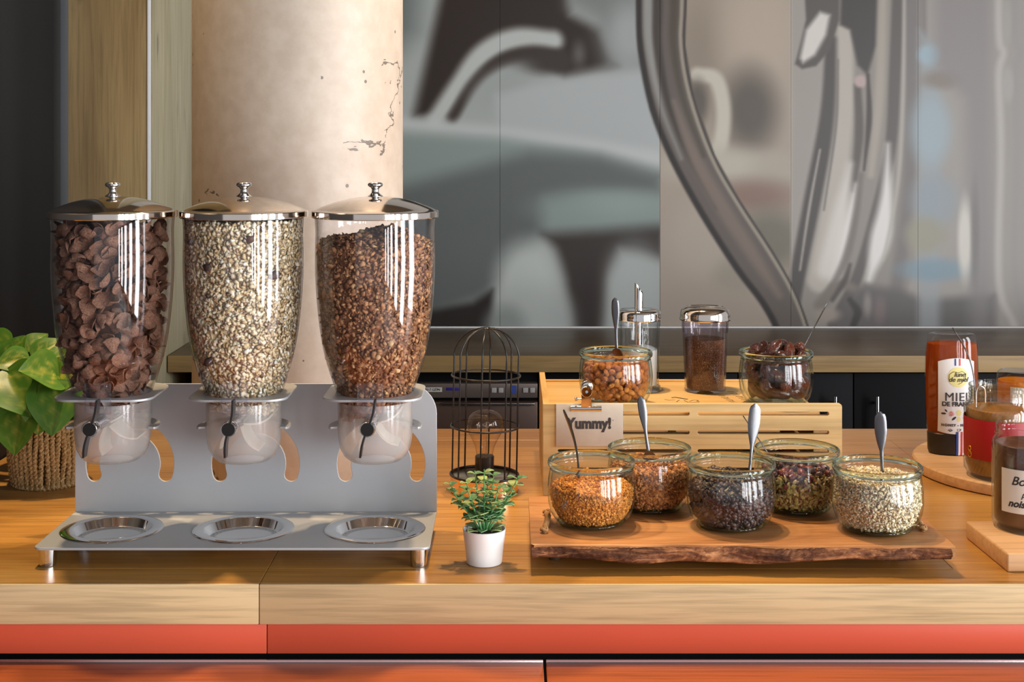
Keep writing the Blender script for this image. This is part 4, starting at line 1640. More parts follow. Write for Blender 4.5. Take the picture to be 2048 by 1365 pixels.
rg = np.random.default_rng(61)
pieces('pumpkin_seed', 'seeds', wall_cand(5000, .012, heap(.042, .05), (.0012, .003), rg), .0058, 120, seeds_m, (.0046, .0062), 'green pumpkin seed against the glass of the berry and seed jar', 'seed', 'pumpkin seeds', rg, tilt=.3)
pieces('sunflower_seed', 'seeds', wall_cand(3000, .012, top, (.001, .002), rg), .0095, 50, sun_m, (.0034, .0044), 'pale sunflower seed against the glass of the berry and seed jar', 'seed', 'sunflower seeds', rg, tilt=.3)
pieces('dried_berry', 'seeds', np.concatenate([top_cand(1200, heap(.050, .058, .002, .7), .006, .001, rg), wall_cand(800, .040, heap(.054, .058), (.004, .006), rg)]), .0092, 60, bery, (.0042, .0056), 'dark red dried berry lying on the seeds in the back row jar', 'dried berry', 'dried berries', rg, False)

MAT['sultana'] = None
t = NT('golden_sultana')
oi = t.n('ShaderNodeObjectInfo')
c = t.ramp(oi.outputs['Random'], [(0, lin(164, 86, 24)), (.5, lin(200, 116, 36)), (1, lin(222, 146, 60))])
t.pbr(c, .32, 0, .5, .25, normal=t.bump(t.noise(t.coord(), 4.0, 4), .5, .15))
MAT['sultana'] = t.m
sult = [wrinkled(s + 80, 2, (1.22, .92, .78), .28, 5.0) for s in range(5)]
for m_ in sult:
    m_.materials.append(MAT['sultana'])
rg = np.random.default_rng(62)
stop = heap(.060, .067, .001)
pieces('golden_sultana', 'sultanas', np.concatenate([top_cand(2500, stop, .006, .001, rg), wall_cand(12000, .014, heap(.062, .062, 0), (.0052, .0085), rg, PI * .95, PI * 2.05)]), .0076, 290, sult, (.0043, .0060),
       'golden sultana in the round jar on the crate behind the clip', 'sultana', 'golden sultanas', rg, False)
me = scatter_mesh(*wall_points(260, lambda z: jar_in(z) - .009, .014, heap(.056, .06), (0, .006), rg), [lump_proto(s + 90, 1, .1, (1.3, 1, .8)) for s in range(3)], (.0048, .006), [lin(150, 80, 22), lin(180, 104, 36)], .9, None, True, rng=rg)
add_core(me, lambda z: jar_in(z) - .013, .0095, heap(.055, .058), lin(110, 54, 14))
place_stuff('sultana_mass', me, MAT['dark_raisin'], jars['sultanas'][0], 'inner mass of golden sultanas in the jar behind the clip', 'sultanas')

t = NT('date_skin')
oi = t.n('ShaderNodeObjectInfo')
c = t.ramp(oi.outputs['Random'], [(0, lin(64, 30, 18)), (.5, lin(96, 42, 22)), (1, lin(134, 60, 28))])
t.pbr(c, .24, 0, .5, .5, normal=t.bump(t.noise(t.coord(scale=(.6, 2.2, 2.2)), 2.2, 4, .6, .6), .8, .25))
MAT['date'] = t.m
dts = [wrinkled(s + 100, 3, (1.7, .92, .82), .13, 2.6) for s in range(5)]
for m_ in dts:
    m_.materials.append(MAT['date'])
rg = np.random.default_rng(63)
dtop = heap(.066, .078, .001)
pieces('date', 'dates', np.concatenate([np.array([(-.036, -.010, .0765), (-.017, .012, .0785), (-.005, -.014, .0855), (.016, -.022, .0805), (.034, -.004, .083), (.012, .016, .0855), (-.028, .024, .074), (.036, -.020, .0735), (.004, .036, .074), (-.022, -.030, .0735), (.004, -.034, .0735)]),
                                        wall_cand(8000, .022, heap(.058, .058, 0), (.0125, .0165), rg, 0, 2 * PI)]), .0168, 46, dts, (.0100, .0116), 'glossy wrinkled brown date in the jar at right of the crate', 'date', 'dates', rg, True, .35)
me = scatter_mesh(*wall_points(30, lambda z: jar_in(z) - .02, .022, heap(.058, .062), (0, .01), rg), [lump_proto(s + 120, 1, .1, (1.5, .9, .8)) for s in range(3)], (.009, .0105), [lin(70, 28, 14)], .6, None, True, rng=rg)
add_core(me, lambda z: jar_in(z) - .020, .012, heap(.056, .060), lin(44, 16, 8))
place_stuff('date_mass', me, MAT['dark_raisin'], jars['dates'][0], 'inner mass of brown dates in the jar at right of the crate', 'dates')

# ------------------------------------------------------------------ spoons
MAT['spoon'] = plain('worn_cutlery_steel', (.17, .17, .178, 1), .26, 1.0, bump=.05, bscale=400)


def spoon(label, tip, foot, wide=.0055, face=(0, -1, 0), bowl=True, thick=.0011, bend=0.0):
    """handle tip up, bowl down; origin at the bowl end."""
    tip, foot = Vector(tip), Vector(foot)
    ax = tip - foot
    L = ax.length
    n = ax.normalized()
    f = Vector(face)
    f = (f - n * f.dot(n)).normalized()
    s = n.cross(f).normalized()
    o = thing('spoon', label, 'spoon', foot, 0, 'spoons in the jars')
    path, rad, fl = [], [], []
    ks = [0, .25, .40, .55, .70, .85, .94, .98, 1.0]
    ws = [.0024, .0020, .0024, wide * .75, wide, wide * .98, wide * .88, wide * .62, wide * .2]
    for q, w_ in zip(np.linspace(0, 1, 26), np.interp(np.linspace(0, 1, 26), ks, ws)):
        path.append(n * (L * q) + f * (bend * math.sin(q * PI)))
        rad.append(w_)
        fl.append(thick / w_)
    obj('handle', tube(path, rad, 12, False, fl, up=f), MAT['spoon'], o)
    if bowl:
        V, Fc = [], []
        na, nr = 18, 5
        for sgn, off in ((1, 0), (-1, .0009)):
            for i in range(nr + 1):
                q = i / nr
                for k in range(na):
                    a_ = 2 * PI * k / na
                    x = .0098 * q * math.cos(a_)
                    y = .0145 * q * math.sin(a_) - .0125
                    dep = .0045 * (1 - q * q) + off
                    V.append(s * x + n * y - f * dep + f * .002)
        m = (nr + 1) * na
        for i in range(nr):
            for k in range(na):
                a0, a1 = i * na + k, i * na + (k + 1) % na
                Fc += [(a0, a1, a1 + na, a0 + na), (m + a0 + na, m + a1 + na, m + a1, m + a0)]
        for k in range(na):
            a0, a1 = nr * na + k, nr * na + (k + 1) % na
            Fc.append((a0, a1, m + a1, m + a0))
        obj('bowl', mesh(V, Fc, 60), MAT['spoon'], o)
    return o


spoon('slim steel spoon leaning left in the brown sugar jar', PX(1127, 820, 1.745), PX(1158, 965, 1.735), .0040, (-1, -.45, 0), bend=-.006)
spoon('steel spoon standing upright in the nut brittle jar', PX(1281, 793, 1.815), PX(1297, 905, 1.805), .0056, (0, -1, 0))
spoon('broad flat steel spoon standing in the dark raisin jar', PX(1511, 808, 1.735), PX(1499, 950, 1.730), .0078, (.1, -1, 0))
spoon('thin steel spoon seen edge-on in the seed and berry jar', PX(1486, 832, 1.800), PX(1548, 925, 1.800), .0045, (.95, -.05, .45), thick=.0007)
spoon('steel spoon standing upright in the rolled oats jar', PX(1760, 824, 1.715), PX(1765, 955, 1.715), .0075, (-.15, -1, 0))
spoon('steel teaspoon standing in the golden sultana jar', PX(1230, 596, 2.070), PX(1233, 699, 2.070), .0058, (-.2, -1, 0))
spoon('thin steel spoon leaning right out of the date jar', PX(1654, 607, 2.100), PX(1598, 713, 2.090), .0040, (.9, -.12, .4), thick=.0009)

# ------------------------------------------------------------------ pine crate
MAT['pine'] = wood('pine', lin(196, 156, 96), lin(222, 188, 128), lin(234, 206, 152), axis=0, scale=1.6, rough=.55, streak=.26, knots=.12, fine=.3)
MAT['pine_y'] = wood('pine_end', lin(196, 150, 88), lin(222, 182, 118), lin(232, 198, 140), axis=1, scale=1.6, rough=.55, streak=.16, fine=.35)
MAT['pine_top'] = wood('pine_top', lin(206, 158, 92), lin(224, 182, 116), lin(234, 198, 138), axis=0, scale=1.2, rough=.5, streak=.14, fine=.35)
CX0, CX1, CY0, CY1, CH = .0453, .482, 2.008, 2.283, .134
cr = thing('pine_crate', 'pale pine crate with slotted sides standing behind the live-edge board', 'crate', (CX0, CY0, 0))
CW, CD = CX1 - CX0, CY1 - CY0


def capsule(x0, x1, zc, h, n=6):
    r = h / 2
    out = []
    for k in range(n + 1):
        a_ = -PI / 2 + PI * k / n
        out.append((x1 - r + r * math.cos(a_), zc + r * math.sin(a_)))
    for k in range(n + 1):
        a_ = PI / 2 + PI * k / n
        out.append((x0 + r + r * math.cos(a_), zc + r * math.sin(a_)))
    return out


s_ = F / CY0
xw = lambda px: (px - 1024) / s_ - CX0
zw = lambda py: CAMZ - (py - HZ) / s_
rowsz = [zw(828), zw(865.5), zw(903), zw(940)]
holes = []
for zc in rowsz:
    holes += [capsule(xw(1115), xw(1379), zc, .0055), capsule(xw(1395), xw(1658), zc, .0055)]
fb = obj('front_panel', shape(rrect(.0, CW, .0, CH, .004, 4, (0, 0, 1, 0)), holes, .010, .0006, 'XZ'), MAT['pine'], cr, (0, .005, 0))
obj('back_panel', shape(rrect(.0, CW, .0, .1195, .002, 4), holes[2:], .010, .0006, 'XZ'), MAT['pine'], cr, (0, CD - .005, 0))
eh = [capsule(.03, CD - .05, zc, .0055) for zc in rowsz]
obj('end_panel', shape(rrect(0.0002, CD - .0102, 0, CH, .004, 4, (0, 0, 0, 1)), eh, .009, .0006, 'YZ'), MAT['pine_y'], cr, (.0045, .0101, 0))
obj('end_panel', shape(rrect(0.0002, CD - .0205, 0, .1105, .002, 4), eh[1:], .009, .0006, 'YZ'), MAT['pine_y'], cr, (CW - .035, .0101, 0))
tp = obj('top_board', box(.0095, xw(1643), .0102, CD - .0102, .1112, .1200, .0008), MAT['pine_top'], cr)
tpb = obj('back_rail', box(.0095, xw(1643), CD - .0100, CD - .0001, .1196, .1225, .0008), MAT['pine_top'], cr)
# printed marks lying on the top board (a stroke drawing and two lines of worn lettering)
MAT['print'] = plain('worn_black_print', lin(74, 62, 54), .7)


def top_pt(px, py):
    d = (CAMZ - .1203) * F / (py - HZ)
    return Vector(((px - 1024) / F * d - CX0, d - CY0, .1203))


def stroke(pts, w_):
    return tube_vf([top_pt(*p) for p in pts], w_, 6, False, .12, up=(0, 0, 1))


st1 = [stroke([(1329, 799), (1338, 801), (1350, 800)], .0006), stroke([(1344, 796), (1350, 795), (1362, 797), (1375, 799)], .0022), stroke([(1353, 804.5), (1356, 802), (1359, 800.5)], .0006),
       stroke([(1368, 801), (1376, 805), (1384, 805.5), (1396, 805), (1399, 803.8), (1393, 802.6), (1397, 801.4), (1393, 800.5), (1387, 800.6), (1379, 803)], .0006)]
obj('printed_drawing', mesh(*join_vf(st1), 60), MAT['print'], tp)
lt = []
for (xa, ya, xb, yb, n_) in ((1437, 792, 1462, 806, 6), (1455, 784, 1493, 806, 8)):
    for i in range(n_):
        q = i / (n_ - 1)
        px, py = xa + (xb - xa) * q, ya + (yb - ya) * q
        lt.append(stroke([(px, py), (px + 13, py + .2)], .0009))
        if i % 2:
            lt.append(stroke([(px + 12, py), (px + 14, py + 1.4)], .0009))
obj('printed_lettering', mesh(*join_vf(lt), 60), MAT['print'], tp)

# card and bulldog clip
MAT['card'] = plain('beige_card', lin(206, 194, 176), .75, nscale=60, nstr=.05)
MAT['card_ink'] = plain('card_ink', lin(62, 58, 58), .7)
yc = CY0 - .0012
p0, p1 = PX(1112, 893, CY0 - .001), PX(1246, 808, CY0 - .001)
cd = obj('sign_card', box(0, p1.x - p0.x, -.0008, .0008, 0, p1.z - p0.z, .0003), MAT['card'], None, (p0.x, CY0 - .0018, p0.z))
tag(cd, 'beige Yummy! sign card clipped to the front of the pine crate', 'sign')
tx = text('Yummy!', .0212, bold=.00105, extrude=.0003, sx=1.0, spacing=1.02)
bb = [v.co.x for v in tx.vertices]
wtxt = max(bb) - min(bb)
want = (1222 - 1131) / s_
tx.transform(Matrix.Diagonal((want / wtxt, 1, 1.0, 1)))
bb = [v.co.x for v in tx.vertices]
bz = [v.co.z for v in tx.vertices]
pc = PX(1176.5, 849.5, CY0)
obj('lettering', tx, MAT['card_ink'], cd, (pc.x - p0.x - (max(bb) + min(bb)) / 2, -.0010, pc.z - p0.z - (max(bz) + min(bz)) / 2))
pd = PX(1226, 840.5, CY0)
obj('print_dot', lathe([(0, 0), (.0006, 0), (.0006, .0003), (0, .0003)], 10), MAT['card_ink'], cd, (pd.x - p0.x, -.0008, pd.z - p0.z), (PI / 2, 0, 0))

pc = PX(1172.5, 818, CY0 - .004)
cl = thing('bulldog_clip', 'chrome bulldog clip holding the beige card to the crate', 'clip', (pc.x, CY0 - .0028, pc.z))
jw = 30.5 / s_
jaw = []
for k in range(15):
    a_ = -PI * .42 + PI * 1.05 * k / 14
    jaw.append((-.0046 * math.cos(a_) + .001, .0046 * math.sin(a_)))
V = []
for x in (-jw, jw):
    V += [(x, y, z) for y, z in jaw]
    V += [(x, y * .8 + .0004, z * .8) for y, z in jaw]
n_ = len(jaw)
Fc = []
for k in range(n_ - 1):
    Fc += [(k, k + 1, 2 * n_ + k + 1, 2 * n_ + k), (n_ + k + 1, n_ + k, 3 * n_ + k, 3 * n_ + k + 1)]
    Fc += [(k + 1, k, n_ + k, n_ + k + 1), (2 * n_ + k, 2 * n_ + k + 1, 3 * n_ + k + 1, 3 * n_ + k)]
obj('jaw', mesh(V, Fc, 50), MAT['chrome'], cl)
# neck strap rising over the card and the round spring coil
V, Fc = [], []
for z, h_ in ((.003, .0082), (.010, .0072), (.019, .0070), (.028, .0085)):
    yv = -.002 - .14 * z
    V += [(-h_, yv, z), (h_, yv, z), (h_, yv + .0012, z), (-h_, yv + .0012, z)]
for i in range(3):
    for k in range(4):
        Fc.append((4 * i + k, 4 * i + (k + 1) % 4, 4 * i + 4 + (k + 1) % 4, 4 * i + 4 + k))
obj('strap', mesh(V, Fc, 40), MAT['chrome'], cl)
coil = lathe([(.0022, -.0015), (.0042, -.0025), (.0062, -.0012), (.0072, -.0028), (.0084, -.0015), (.0086, .002), (.0086, .006), (.0074, .0075), (.0022, .0075)], 32, True, 40)
obj('ring_grip', coil, MAT['chrome'], cl, (0, -.0065, .0275), (PI / 2 + .1, 0, 0))
obj('ring_grip', coil, MAT['chrome'], cl, (.0015, .006, .0305), (-PI / 2 + .1, 0, 0), (1.05, 1.05, .6))
obj('spring_pin', tube([(-.0145, .001, .0135), (.0120, .001, .0135)], .0012, 8), MAT['chrome'], cl)
obj('pin_cap', lathe([(0, 0), (.0026, .0004), (.0030, .002), (.0026, .0044), (0, .005)], 14, smooth=60), MAT['chrome'], cl, (-.0172, .001, .0135), (0, PI / 2, 0))

# ------------------------------------------------------------------ sugar pourer
sp = thing('sugar_pourer', 'fluted glass sugar pourer with slanted chrome spout behind the sultana jar', 'sugar pourer', (.2035, 2.195, CZ))


def fluted(r0, r1, z0, z1, n_fl=16, amp=.035, seg=128, nz=8, flare=None, inset=0.0):
    V, Fc = [], []
    for i in range(nz + 1):
        q = i / nz
        z = z0 + (z1 - z0) * q
        r = r0 + (r1 - r0) * q
        if flare:
            r += flare(q)
        for k in range(seg):
            a_ = 2 * PI * k / seg
            rr = r * (1 - amp * abs(math.sin(n_fl * a_ / 2)) ** .7 * (1 if .04 < q < .94 else 0)) - inset
            V.append((rr * math.cos(a_), rr * math.sin(a_), z))
    for i in range(nz):
        for k in range(seg):
            k2 = (k + 1) % seg
            Fc.append((i * seg + k, i * seg + k2, i * seg + seg + k2, i * seg + seg + k))
    return V, Fc


fl = lambda q: .0035 * max(0, 1 - q * 9) ** 2 + .0004
body = join_vf([fluted(.0305, .0320, .002, .1120, flare=fl, nz=24), fluted(.0280, .0300, .008, .1120, 16, .02, nz=4)])
obj('glass_body', mesh(*body, 60), MAT['clear'], sp)
obj('glass_foot', lathe([(0, .001), (.033, .0), (.0348, .002), (.0335, .007), (.030, .0085), (0, .0085)], 48, False, 50), MAT['clear'], sp)
lidp = lathe([(.0318, .1120), (.0338, .1120), (.0345, .1132), (.0338, .1150), (.0345, .1168), (.0338, .1185), (.0344, .1215), (.0335, .1262), (.0300, .1288), (.0200, .1296), (.0085, .1300), (0, .1300)], 56, False, 50)
ld = obj('lid', lidp, MAT['chrome'], sp)
obj('lid_lining', lathe([(.0318, .1120), (.0315, .1180), (0, .1185)], 40), MAT['steel'], ld)
V, Fc = [], []
seg = 28
for (r, zb_) in ((.0068, .129), (.0068, None), (.0058, None), (.0058, .05)):
    for k in range(seg):
        a_ = 2 * PI * k / seg
        z = zb_ if zb_ is not None else .1625 - .0085 * math.cos(a_ + .25)
        V.append((r * math.cos(a_) - .001, r * math.sin(a_), z))
for i in range(3):
    for k in range(seg):
        k2 = (k + 1) % seg
        Fc.append((i * seg + k, i * seg + k2, i * seg + seg + k2, i * seg + seg + k))
obj('spout', mesh(V, Fc, 50), MAT['chrome'], sp)
obj('inner_tube', tube([(-.001, 0, .028), (-.001, 0, .1290)], .0064, 20), MAT['chrome'], sp)
MAT['sugar'] = plain('white_sugar', (.82, .80, .76, 1), .8, bump=.4, bscale=1500)
sg = obj('white_sugar', lathe([(0, .0092), (.0270, .0095), (.0282, .06), (.0284, .0655), (.020, .0700), (.0068, .0730), (.0066, .0725), (.0066, .02)][:6] + [(0, .0735)], 40, False, 60), MAT['sugar'], None, (.2035, 2.195, CZ))
tag(sg, 'white sugar inside the fluted glass pourer', 'sugar', kind='stuff')

# ------------------------------------------------------------------ cinnamon shaker
sk = thing('shaker', 'clear plastic shaker of brown cinnamon sugar with domed steel lid', 'shaker', (.3075, 2.19, CZ))
bodyp = [(.0300, .0005), (.0325, .0010), (.0330, .0030), (.0345, .050), (.0362, .0945), (.0374, .0965), (.0372, .1140)]
V1 = fluted(.0322, .0360, .004, .0940, 24, .022, seg=144, nz=8)
V2 = lathe([(0, .003), (.0300, .0004), (.0326, .0012), (.0330, .0040)], 48, False, 60)
obj('tumbler', mesh(*V1, 60), MAT['polycarb'], sk)
obj('tumbler_base', V2, MAT['polycarb'], sk)
obj('tumbler_collar', lathe([(.0360, .0940), (.0368, .0960), (.0370, .1150), (.0352, .1150), (.0350, .0950), (.0300, .006)], 56, False, 50), MAT['polycarb'], sk)
ld = obj('lid', lathe([(.0372, .1130), (.0402, .1130), (.0408, .1145), (.0400, .1165), (.0395, .1200), (.0398, .1225), (.0375, .1290), (.0330, .1325), (.0300, .1335), (.0290, .1328), (.0150, .1345), (0, .1350)], 60, False, 40), MAT['lid'], sk)
obj('lid_lining', lathe([(.0372, .1130), (.0365, .1200), (0, .1200)], 40), MAT['steel'], ld)
hole = lathe([(0, 0), (.0011, 0), (.0011, .0004), (0, .0004)], 8)
for k in range(14):
    a_ = 2 * PI * k / 14
    obj('lid_hole', hole, MAT['black_plastic'], ld, (.016 * math.cos(a_), .016 * math.sin(a_), .1340))
t = NT('cinnamon_sugar')
v = t.coord()
sp1 = t.noise(v, 800, 2)
c = t.mix(t.math('GREATER_THAN', sp1, .64), t.ramp(t.noise(v, 60, 3), [(.3, lin(92, 62, 40)), (.7, lin(124, 86, 54))]), lin(214, 190, 160))
t.pbr(c, .85, 0, .2, normal=t.bump(sp1, .5, .0006))
MAT['cinnamon'] = t.m
cs = obj('cinnamon_sugar', lathe([(0, .0045), (.0288, .0050), (.0302, .03), (.0318, .0800), (.0310, .0835), (.015, .0842), (0, .0838)], 48, False, 50), MAT['cinnamon'], None, (.3075, 2.19, CZ))
tag(cs, 'speckled brown cinnamon sugar inside the clear shaker', 'cinnamon sugar', kind='stuff')

# ------------------------------------------------------------------ beech boards at the right
MAT['beech'] = wood('beech', lin(196, 150, 104), lin(212, 168, 122), lin(222, 182, 138), axis=0, scale=1.4, rough=.5, streak=.16, fine=.6)
MAT['beech_edge'] = wood('beech_edge', lin(170, 124, 84), lin(196, 152, 108), lin(210, 170, 126), axis=2, scale=1.4, rough=.55, streak=.25)
RB = (.832, 2.150)
rb = thing('round_board', 'round beech board under the honey bottle and the peanut butter jar', 'board', (RB[0], RB[1], 0))
obj('disc', lathe([(0, 0), (.194, 0), (.198, .002), (.199, .009), (.198, .016), (.1955, .0185), (0, .0185)], 120, False, 30), MAT['beech'], rb)
sb = thing('square_board', 'small square beech board under the chocolate spread jar', 'board', (.595, 1.652, 0), .02)
obj('block', box(0, .21, 0, .142, 0, .0225, .0025, 3), MAT['beech'], sb)


# ------------------------------------------------------------------ honey bottle
HBX, HBY = .7050, 2.205
HB0 = .0187
hb = thing('honey_bottle', 'upside-down amber honey squeeze bottle with white label and black cap', 'honey bottle', (HBX, HBY, HB0))
hp_z = [.034, .045, .07, .10, .13, .155, .172, .182, .188, .1905, .1915]
hp_rx = [.0380, .0400, .0416, .0422, .0420, .0414, .0404, .0394, .0376, .0350, .030]
ratio = .70


def hb_r(z):
    return np.interp(z, hp_z, hp_rx)


zs = np.linspace(.034, .182, 22)
outp = [(hb_r(z), z) for z in zs] + [(.0376, .188), (.0350, .1905), (.030, .1915), (.026, .1902), (0, .1895)]
obj('bottle_shell', lathe(outp, 72, False, 60, 1, ratio), MAT['clear'], hb)
t = NT('honey')
lw = t.n('ShaderNodeLayerWeight')
c = t.ramp(t.noise(t.coord(scale=(1, 1, .4)), 30, 2), [(.3, lin(168, 78, 22)), (.7, lin(196, 100, 32))])
df = t.n('ShaderNodeBsdfDiffuse')
t.l(c, df.inputs[0])
tl = t.n('ShaderNodeBsdfTranslucent')
t.l(c, tl.inputs[0])
m1 = t.n('ShaderNodeMixShader')
m1.inputs[0].default_value = .6
t.l(df.outputs[0], m1.inputs[1])
t.l(tl.outputs[0], m1.inputs[2])
t.l(m1.outputs[0], t.out.inputs[0])
MAT['honey'] = t.m
obj('honey', lathe([(0, .030)] + [(hb_r(z) - .0012, z) for z in np.linspace(.0305, .1755, 18)] + [(0, .1765)], 64, False, 50, 1, ratio), MAT['honey'], hb)
obj('cap', lathe([(0, 0), (.0340, 0), (.0366, .0015), (.0382, .0060), (.0388, .0335), (.0376, .0345), (0, .0345)], 64, False, 40, 1, ratio), MAT['black_plastic'], hb)
MAT['label_white'] = plain('label_white', lin(226, 224, 222), .5)
MAT['label_yellow'] = plain('label_yellow', lin(226, 214, 140), .5)
MAT['flag_blue'] = plain('flag_blue', lin(46, 70, 150), .5)
MAT['flag_red'] = plain('flag_red', lin(204, 48, 44), .5)
MAT['pink_print'] = plain('pink_print', lin(206, 92, 84), .5)


def drape(me, off, rfun, rat=1.0):
    """wrap a flat upright mesh (x, *, z) round the front of an oval body; its own y becomes relief."""
    for v_ in me.vertices:
        x, y, z = v_.co
        rx = float(rfun(z)) + off
        xx = max(-rx * .98, min(rx * .98, x))
        v_.co = (x, -rx * rat * math.sqrt(max(0, 1 - (xx / rx) ** 2)) + y, z)
    me.update()
    return me


def sheet(x0, x1, ztop, zbot, nx=24, nz=10, th=.0004):
    """label sheet; ztop and zbot are functions of x."""
    V, Fc = [], []
    for s in (0, 1):
        for i in range(nx + 1):
            x = x0 + (x1 - x0) * i / nx
            for j in range(nz + 1):
                z = zbot(x) + (ztop(x) - zbot(x)) * j / nz
                V.append((x, (-th / 2 if s == 0 else th / 2), z))
    m = (nx + 1) * (nz + 1)
    for i in range(nx):
        for j in range(nz):
            a0 = i * (nz + 1) + j
            Fc += [(a0, a0 + nz + 1, a0 + nz + 2, a0 + 1), (m + a0 + 1, m + a0 + nz + 2, m + a0 + nz + 1, m + a0)]
        for a0, b0 in ((i * (nz + 1), (i + 1) * (nz + 1)), (i * (nz + 1) + nz, (i + 1) * (nz + 1) + nz)):
            Fc.append((a0, b0, m + b0, m + a0))
    return mesh(V, Fc, 30)


LW = .0285
lab = sheet(-LW, LW, lambda x: .1555 - .006 * (x / LW) ** 2, lambda x: .0345 + .010 * (x / LW) ** 2 * .4)
lbo = obj('label', drape(lab, .0004, hb_r, ratio), MAT['label_white'], hb)


def on_label(name, me, mat, x, z, off=.0008, par=None):
    for v_ in me.vertices:
        v_.co.x += x
        v_.co.z += z
    return obj(name, drape(me, off, hb_r, ratio), mat, par or lbo)


def flatdisc(r, n=40, rz=None):
    V = [(0, 0, 0)]
    for q in (.25, .5, .75, 1.0):
        V += [(q * r * math.cos(2 * PI * k / n), 0, q * (rz or r) * math.sin(2 * PI * k / n)) for k in range(n)]
    Fc = [(0, 1 + k, 1 + (k + 1) % n) for k in range(n)]
    for i in range(3):
        Fc += [(1 + i * n + k, 1 + i * n + n + k, 1 + i * n + n + (k + 1) % n, 1 + i * n + (k + 1) % n) for k in range(n)]
    return mesh(V, Fc)


on_label('seal_disc', flatdisc(.0160), MAT['label_yellow'], .001, .1255, .0010)
on_label('lettering', text('lune', .0105, .0001, .0001, shear=.35), MAT['ink'], .003, .1295, .0018)
on_label('lettering', text('de miel', .0105, .0001, .0001, shear=.35), MAT['ink'], .001, .1215, .0018)
heart = [tube_vf([(x, 0, z) for x, z in ((-.0135, .1215), (-.0125, .130), (-.006, .1345), (.001, .1325), (.007, .1350), (.0135, .1310), (.0125, .1230), (.006, .1165), (.001, .1145))], .00035, 5)]
hm = mesh(*heart[0])
on_label('heart_line', hm, MAT['ink'], 0, 0, .0016)
on_label('lettering', text('MIEL', .0195, .0, .0001, spacing=1.1), MAT['ink'], .001, .0935, .0016)
on_label('lettering', text('DE FRANCE', .0098, .0003, .0001), MAT['ink'], .002, .0825, .0016)
on_label('lettering', text('HONEY - HONIG', .0055, .0002, .0001, spacing=1.25), MAT['ink'], .001, .0490, .0014)
for fx, mt_ in ((-.0035, 'flag_blue'), (.0035, 'flag_red')):
    on_label('flag_stripe', sheet(-.0013, .0013, lambda x: .0055, lambda x: -.0055, 2, 2), MAT[mt_], fx, .1492, .0009)
pet = []
for k in range(8):
    a_ = 2 * PI * k / 8
    pet.append(tube_vf([(.0012 * math.cos(a_), 0, .0012 * math.sin(a_)), (.0042 * math.cos(a_), 0, .0042 * math.sin(a_))], .00045, 4))
on_label('flower_print', mesh(*join_vf(pet)), MAT['pink_print'], -.0095, .0675, .0010)
on_label('flower_print', mesh(*join_vf(pet)), MAT['pink_print'], .0125, .0610, .0010)
for (lx_, lz_, rr, rot) in ((-.021, .0675, .0036, 0), (-.0175, .0722, .0026, -.8), (-.0055, .0600, .0042, .7), (.0165, .071, .0034, .4)):
    V = [(rr * math.cos(a_) * 1.0, 0, rr * .42 * math.sin(a_)) for a_ in np.linspace(0, 2 * PI, 14)[:-1]]
    me = mesh(V, [tuple(range(13))])
    me.transform(Matrix.Rotation(-rot, 4, 'Y'))
    on_label('leaf_print', me, MAT['ink'], lx_, lz_, .0009)
on_label('drop_print', flatdisc(.0030, 16, .0042), MAT['label_yellow'], .002, .0590, .0009)
on_label('drop_print', flatdisc(.0040, 16, .0050), MAT['label_yellow'], .002, .0690, .0009)
ic = join_vf([tube_vf([(-.003, 0, 0), (0, 0, .0016), (.003, 0, 0), (0, 0, -.0016)], .0004, 4, True), tube_vf([(-.003, 0, -.0008), (0, 0, -.0024), (.003, 0, -.0008)], .0004, 4)])
on_label('icon_print', mesh(*ic), MAT['ink'], -.0105, .0415, .0010)
ic = join_vf([tube_vf([(-.0025, 0, .0015), (-.0022, 0, -.0015), (.0015, 0, -.0015), (.002, 0, .0015)], .0004, 4, True), tube_vf([(.002, 0, .001), (.0034, 0, .0005), (.0018, 0, -.0006)], .0004, 4)])
on_label('icon_print', mesh(*ic), MAT['ink'], .003, .0415, .0010)
cap_r = lambda z: np.interp(z, [0, .006, .034, .05], [.036, .0384, .0392, .0402])
for k, mt_ in enumerate(('flag_blue', 'label_white', 'flag_red', 'label_white')):
    me = sheet(-.0016, .0016, lambda x: .0385, lambda x: .001, 2, 6)
    for v_ in me.vertices:
        v_.co.x += .0002 + .0034 * k
    obj('ribbon_stripe', drape(me, .0006, cap_r, ratio), MAT[mt_], hb)

# ------------------------------------------------------------------ small amber honey jar behind
SJ = (.835, 2.262, HB0)
sj = thing('small_honey_jar', 'small amber honey jar with dotted label behind the peanut butter jar', 'honey jar', SJ)
so = [(.030, .0), (.034, .002), (.0355, .01), (.0365, .05), (.0365, .095), (.0355, .1135), (.0340, .1190), (.0315, .1215), (.026, .1205), (0, .1195)]
obj('jar_shell', lathe(so, 64, False, 60), MAT['clear'], sj)
t = NT('yellow_honey')
df = t.n('ShaderNodeBsdfDiffuse')
df.inputs[0].default_value = lin(232, 150, 36)
tl = t.n('ShaderNodeBsdfTranslucent')
tl.inputs[0].default_value = lin(240, 160, 40)
m1 = t.n('ShaderNodeMixShader')
m1.inputs[0].default_value = .5
t.l(df.outputs[0], m1.inputs[1])
t.l(tl.outputs[0], m1.inputs[2])
t.l(m1.outputs[0], t.out.inputs[0])
obj('honey', lathe([(0, .002), (.0325, .003), (.0345, .05), (.0345, .0975), (.0337, .1060), (0, .1062)], 56, False, 50), t.m, sj)
t = NT('dotted_label')
vo = t.n('ShaderNodeTexVoronoi')
vo.inputs['Scale'].default_value = 480
vo.inputs['Randomness'].default_value = 0
t.l(t.coord(), vo.inputs['Vector'])
c = t.mix(t.math('LESS_THAN', vo.outputs['Distance'], .38), lin(226, 228, 222), lin(120, 150, 140))
t.pbr(c, .6)
me = sheet(-.025, .03, lambda x: .0995, lambda x: .0835, 24, 3)
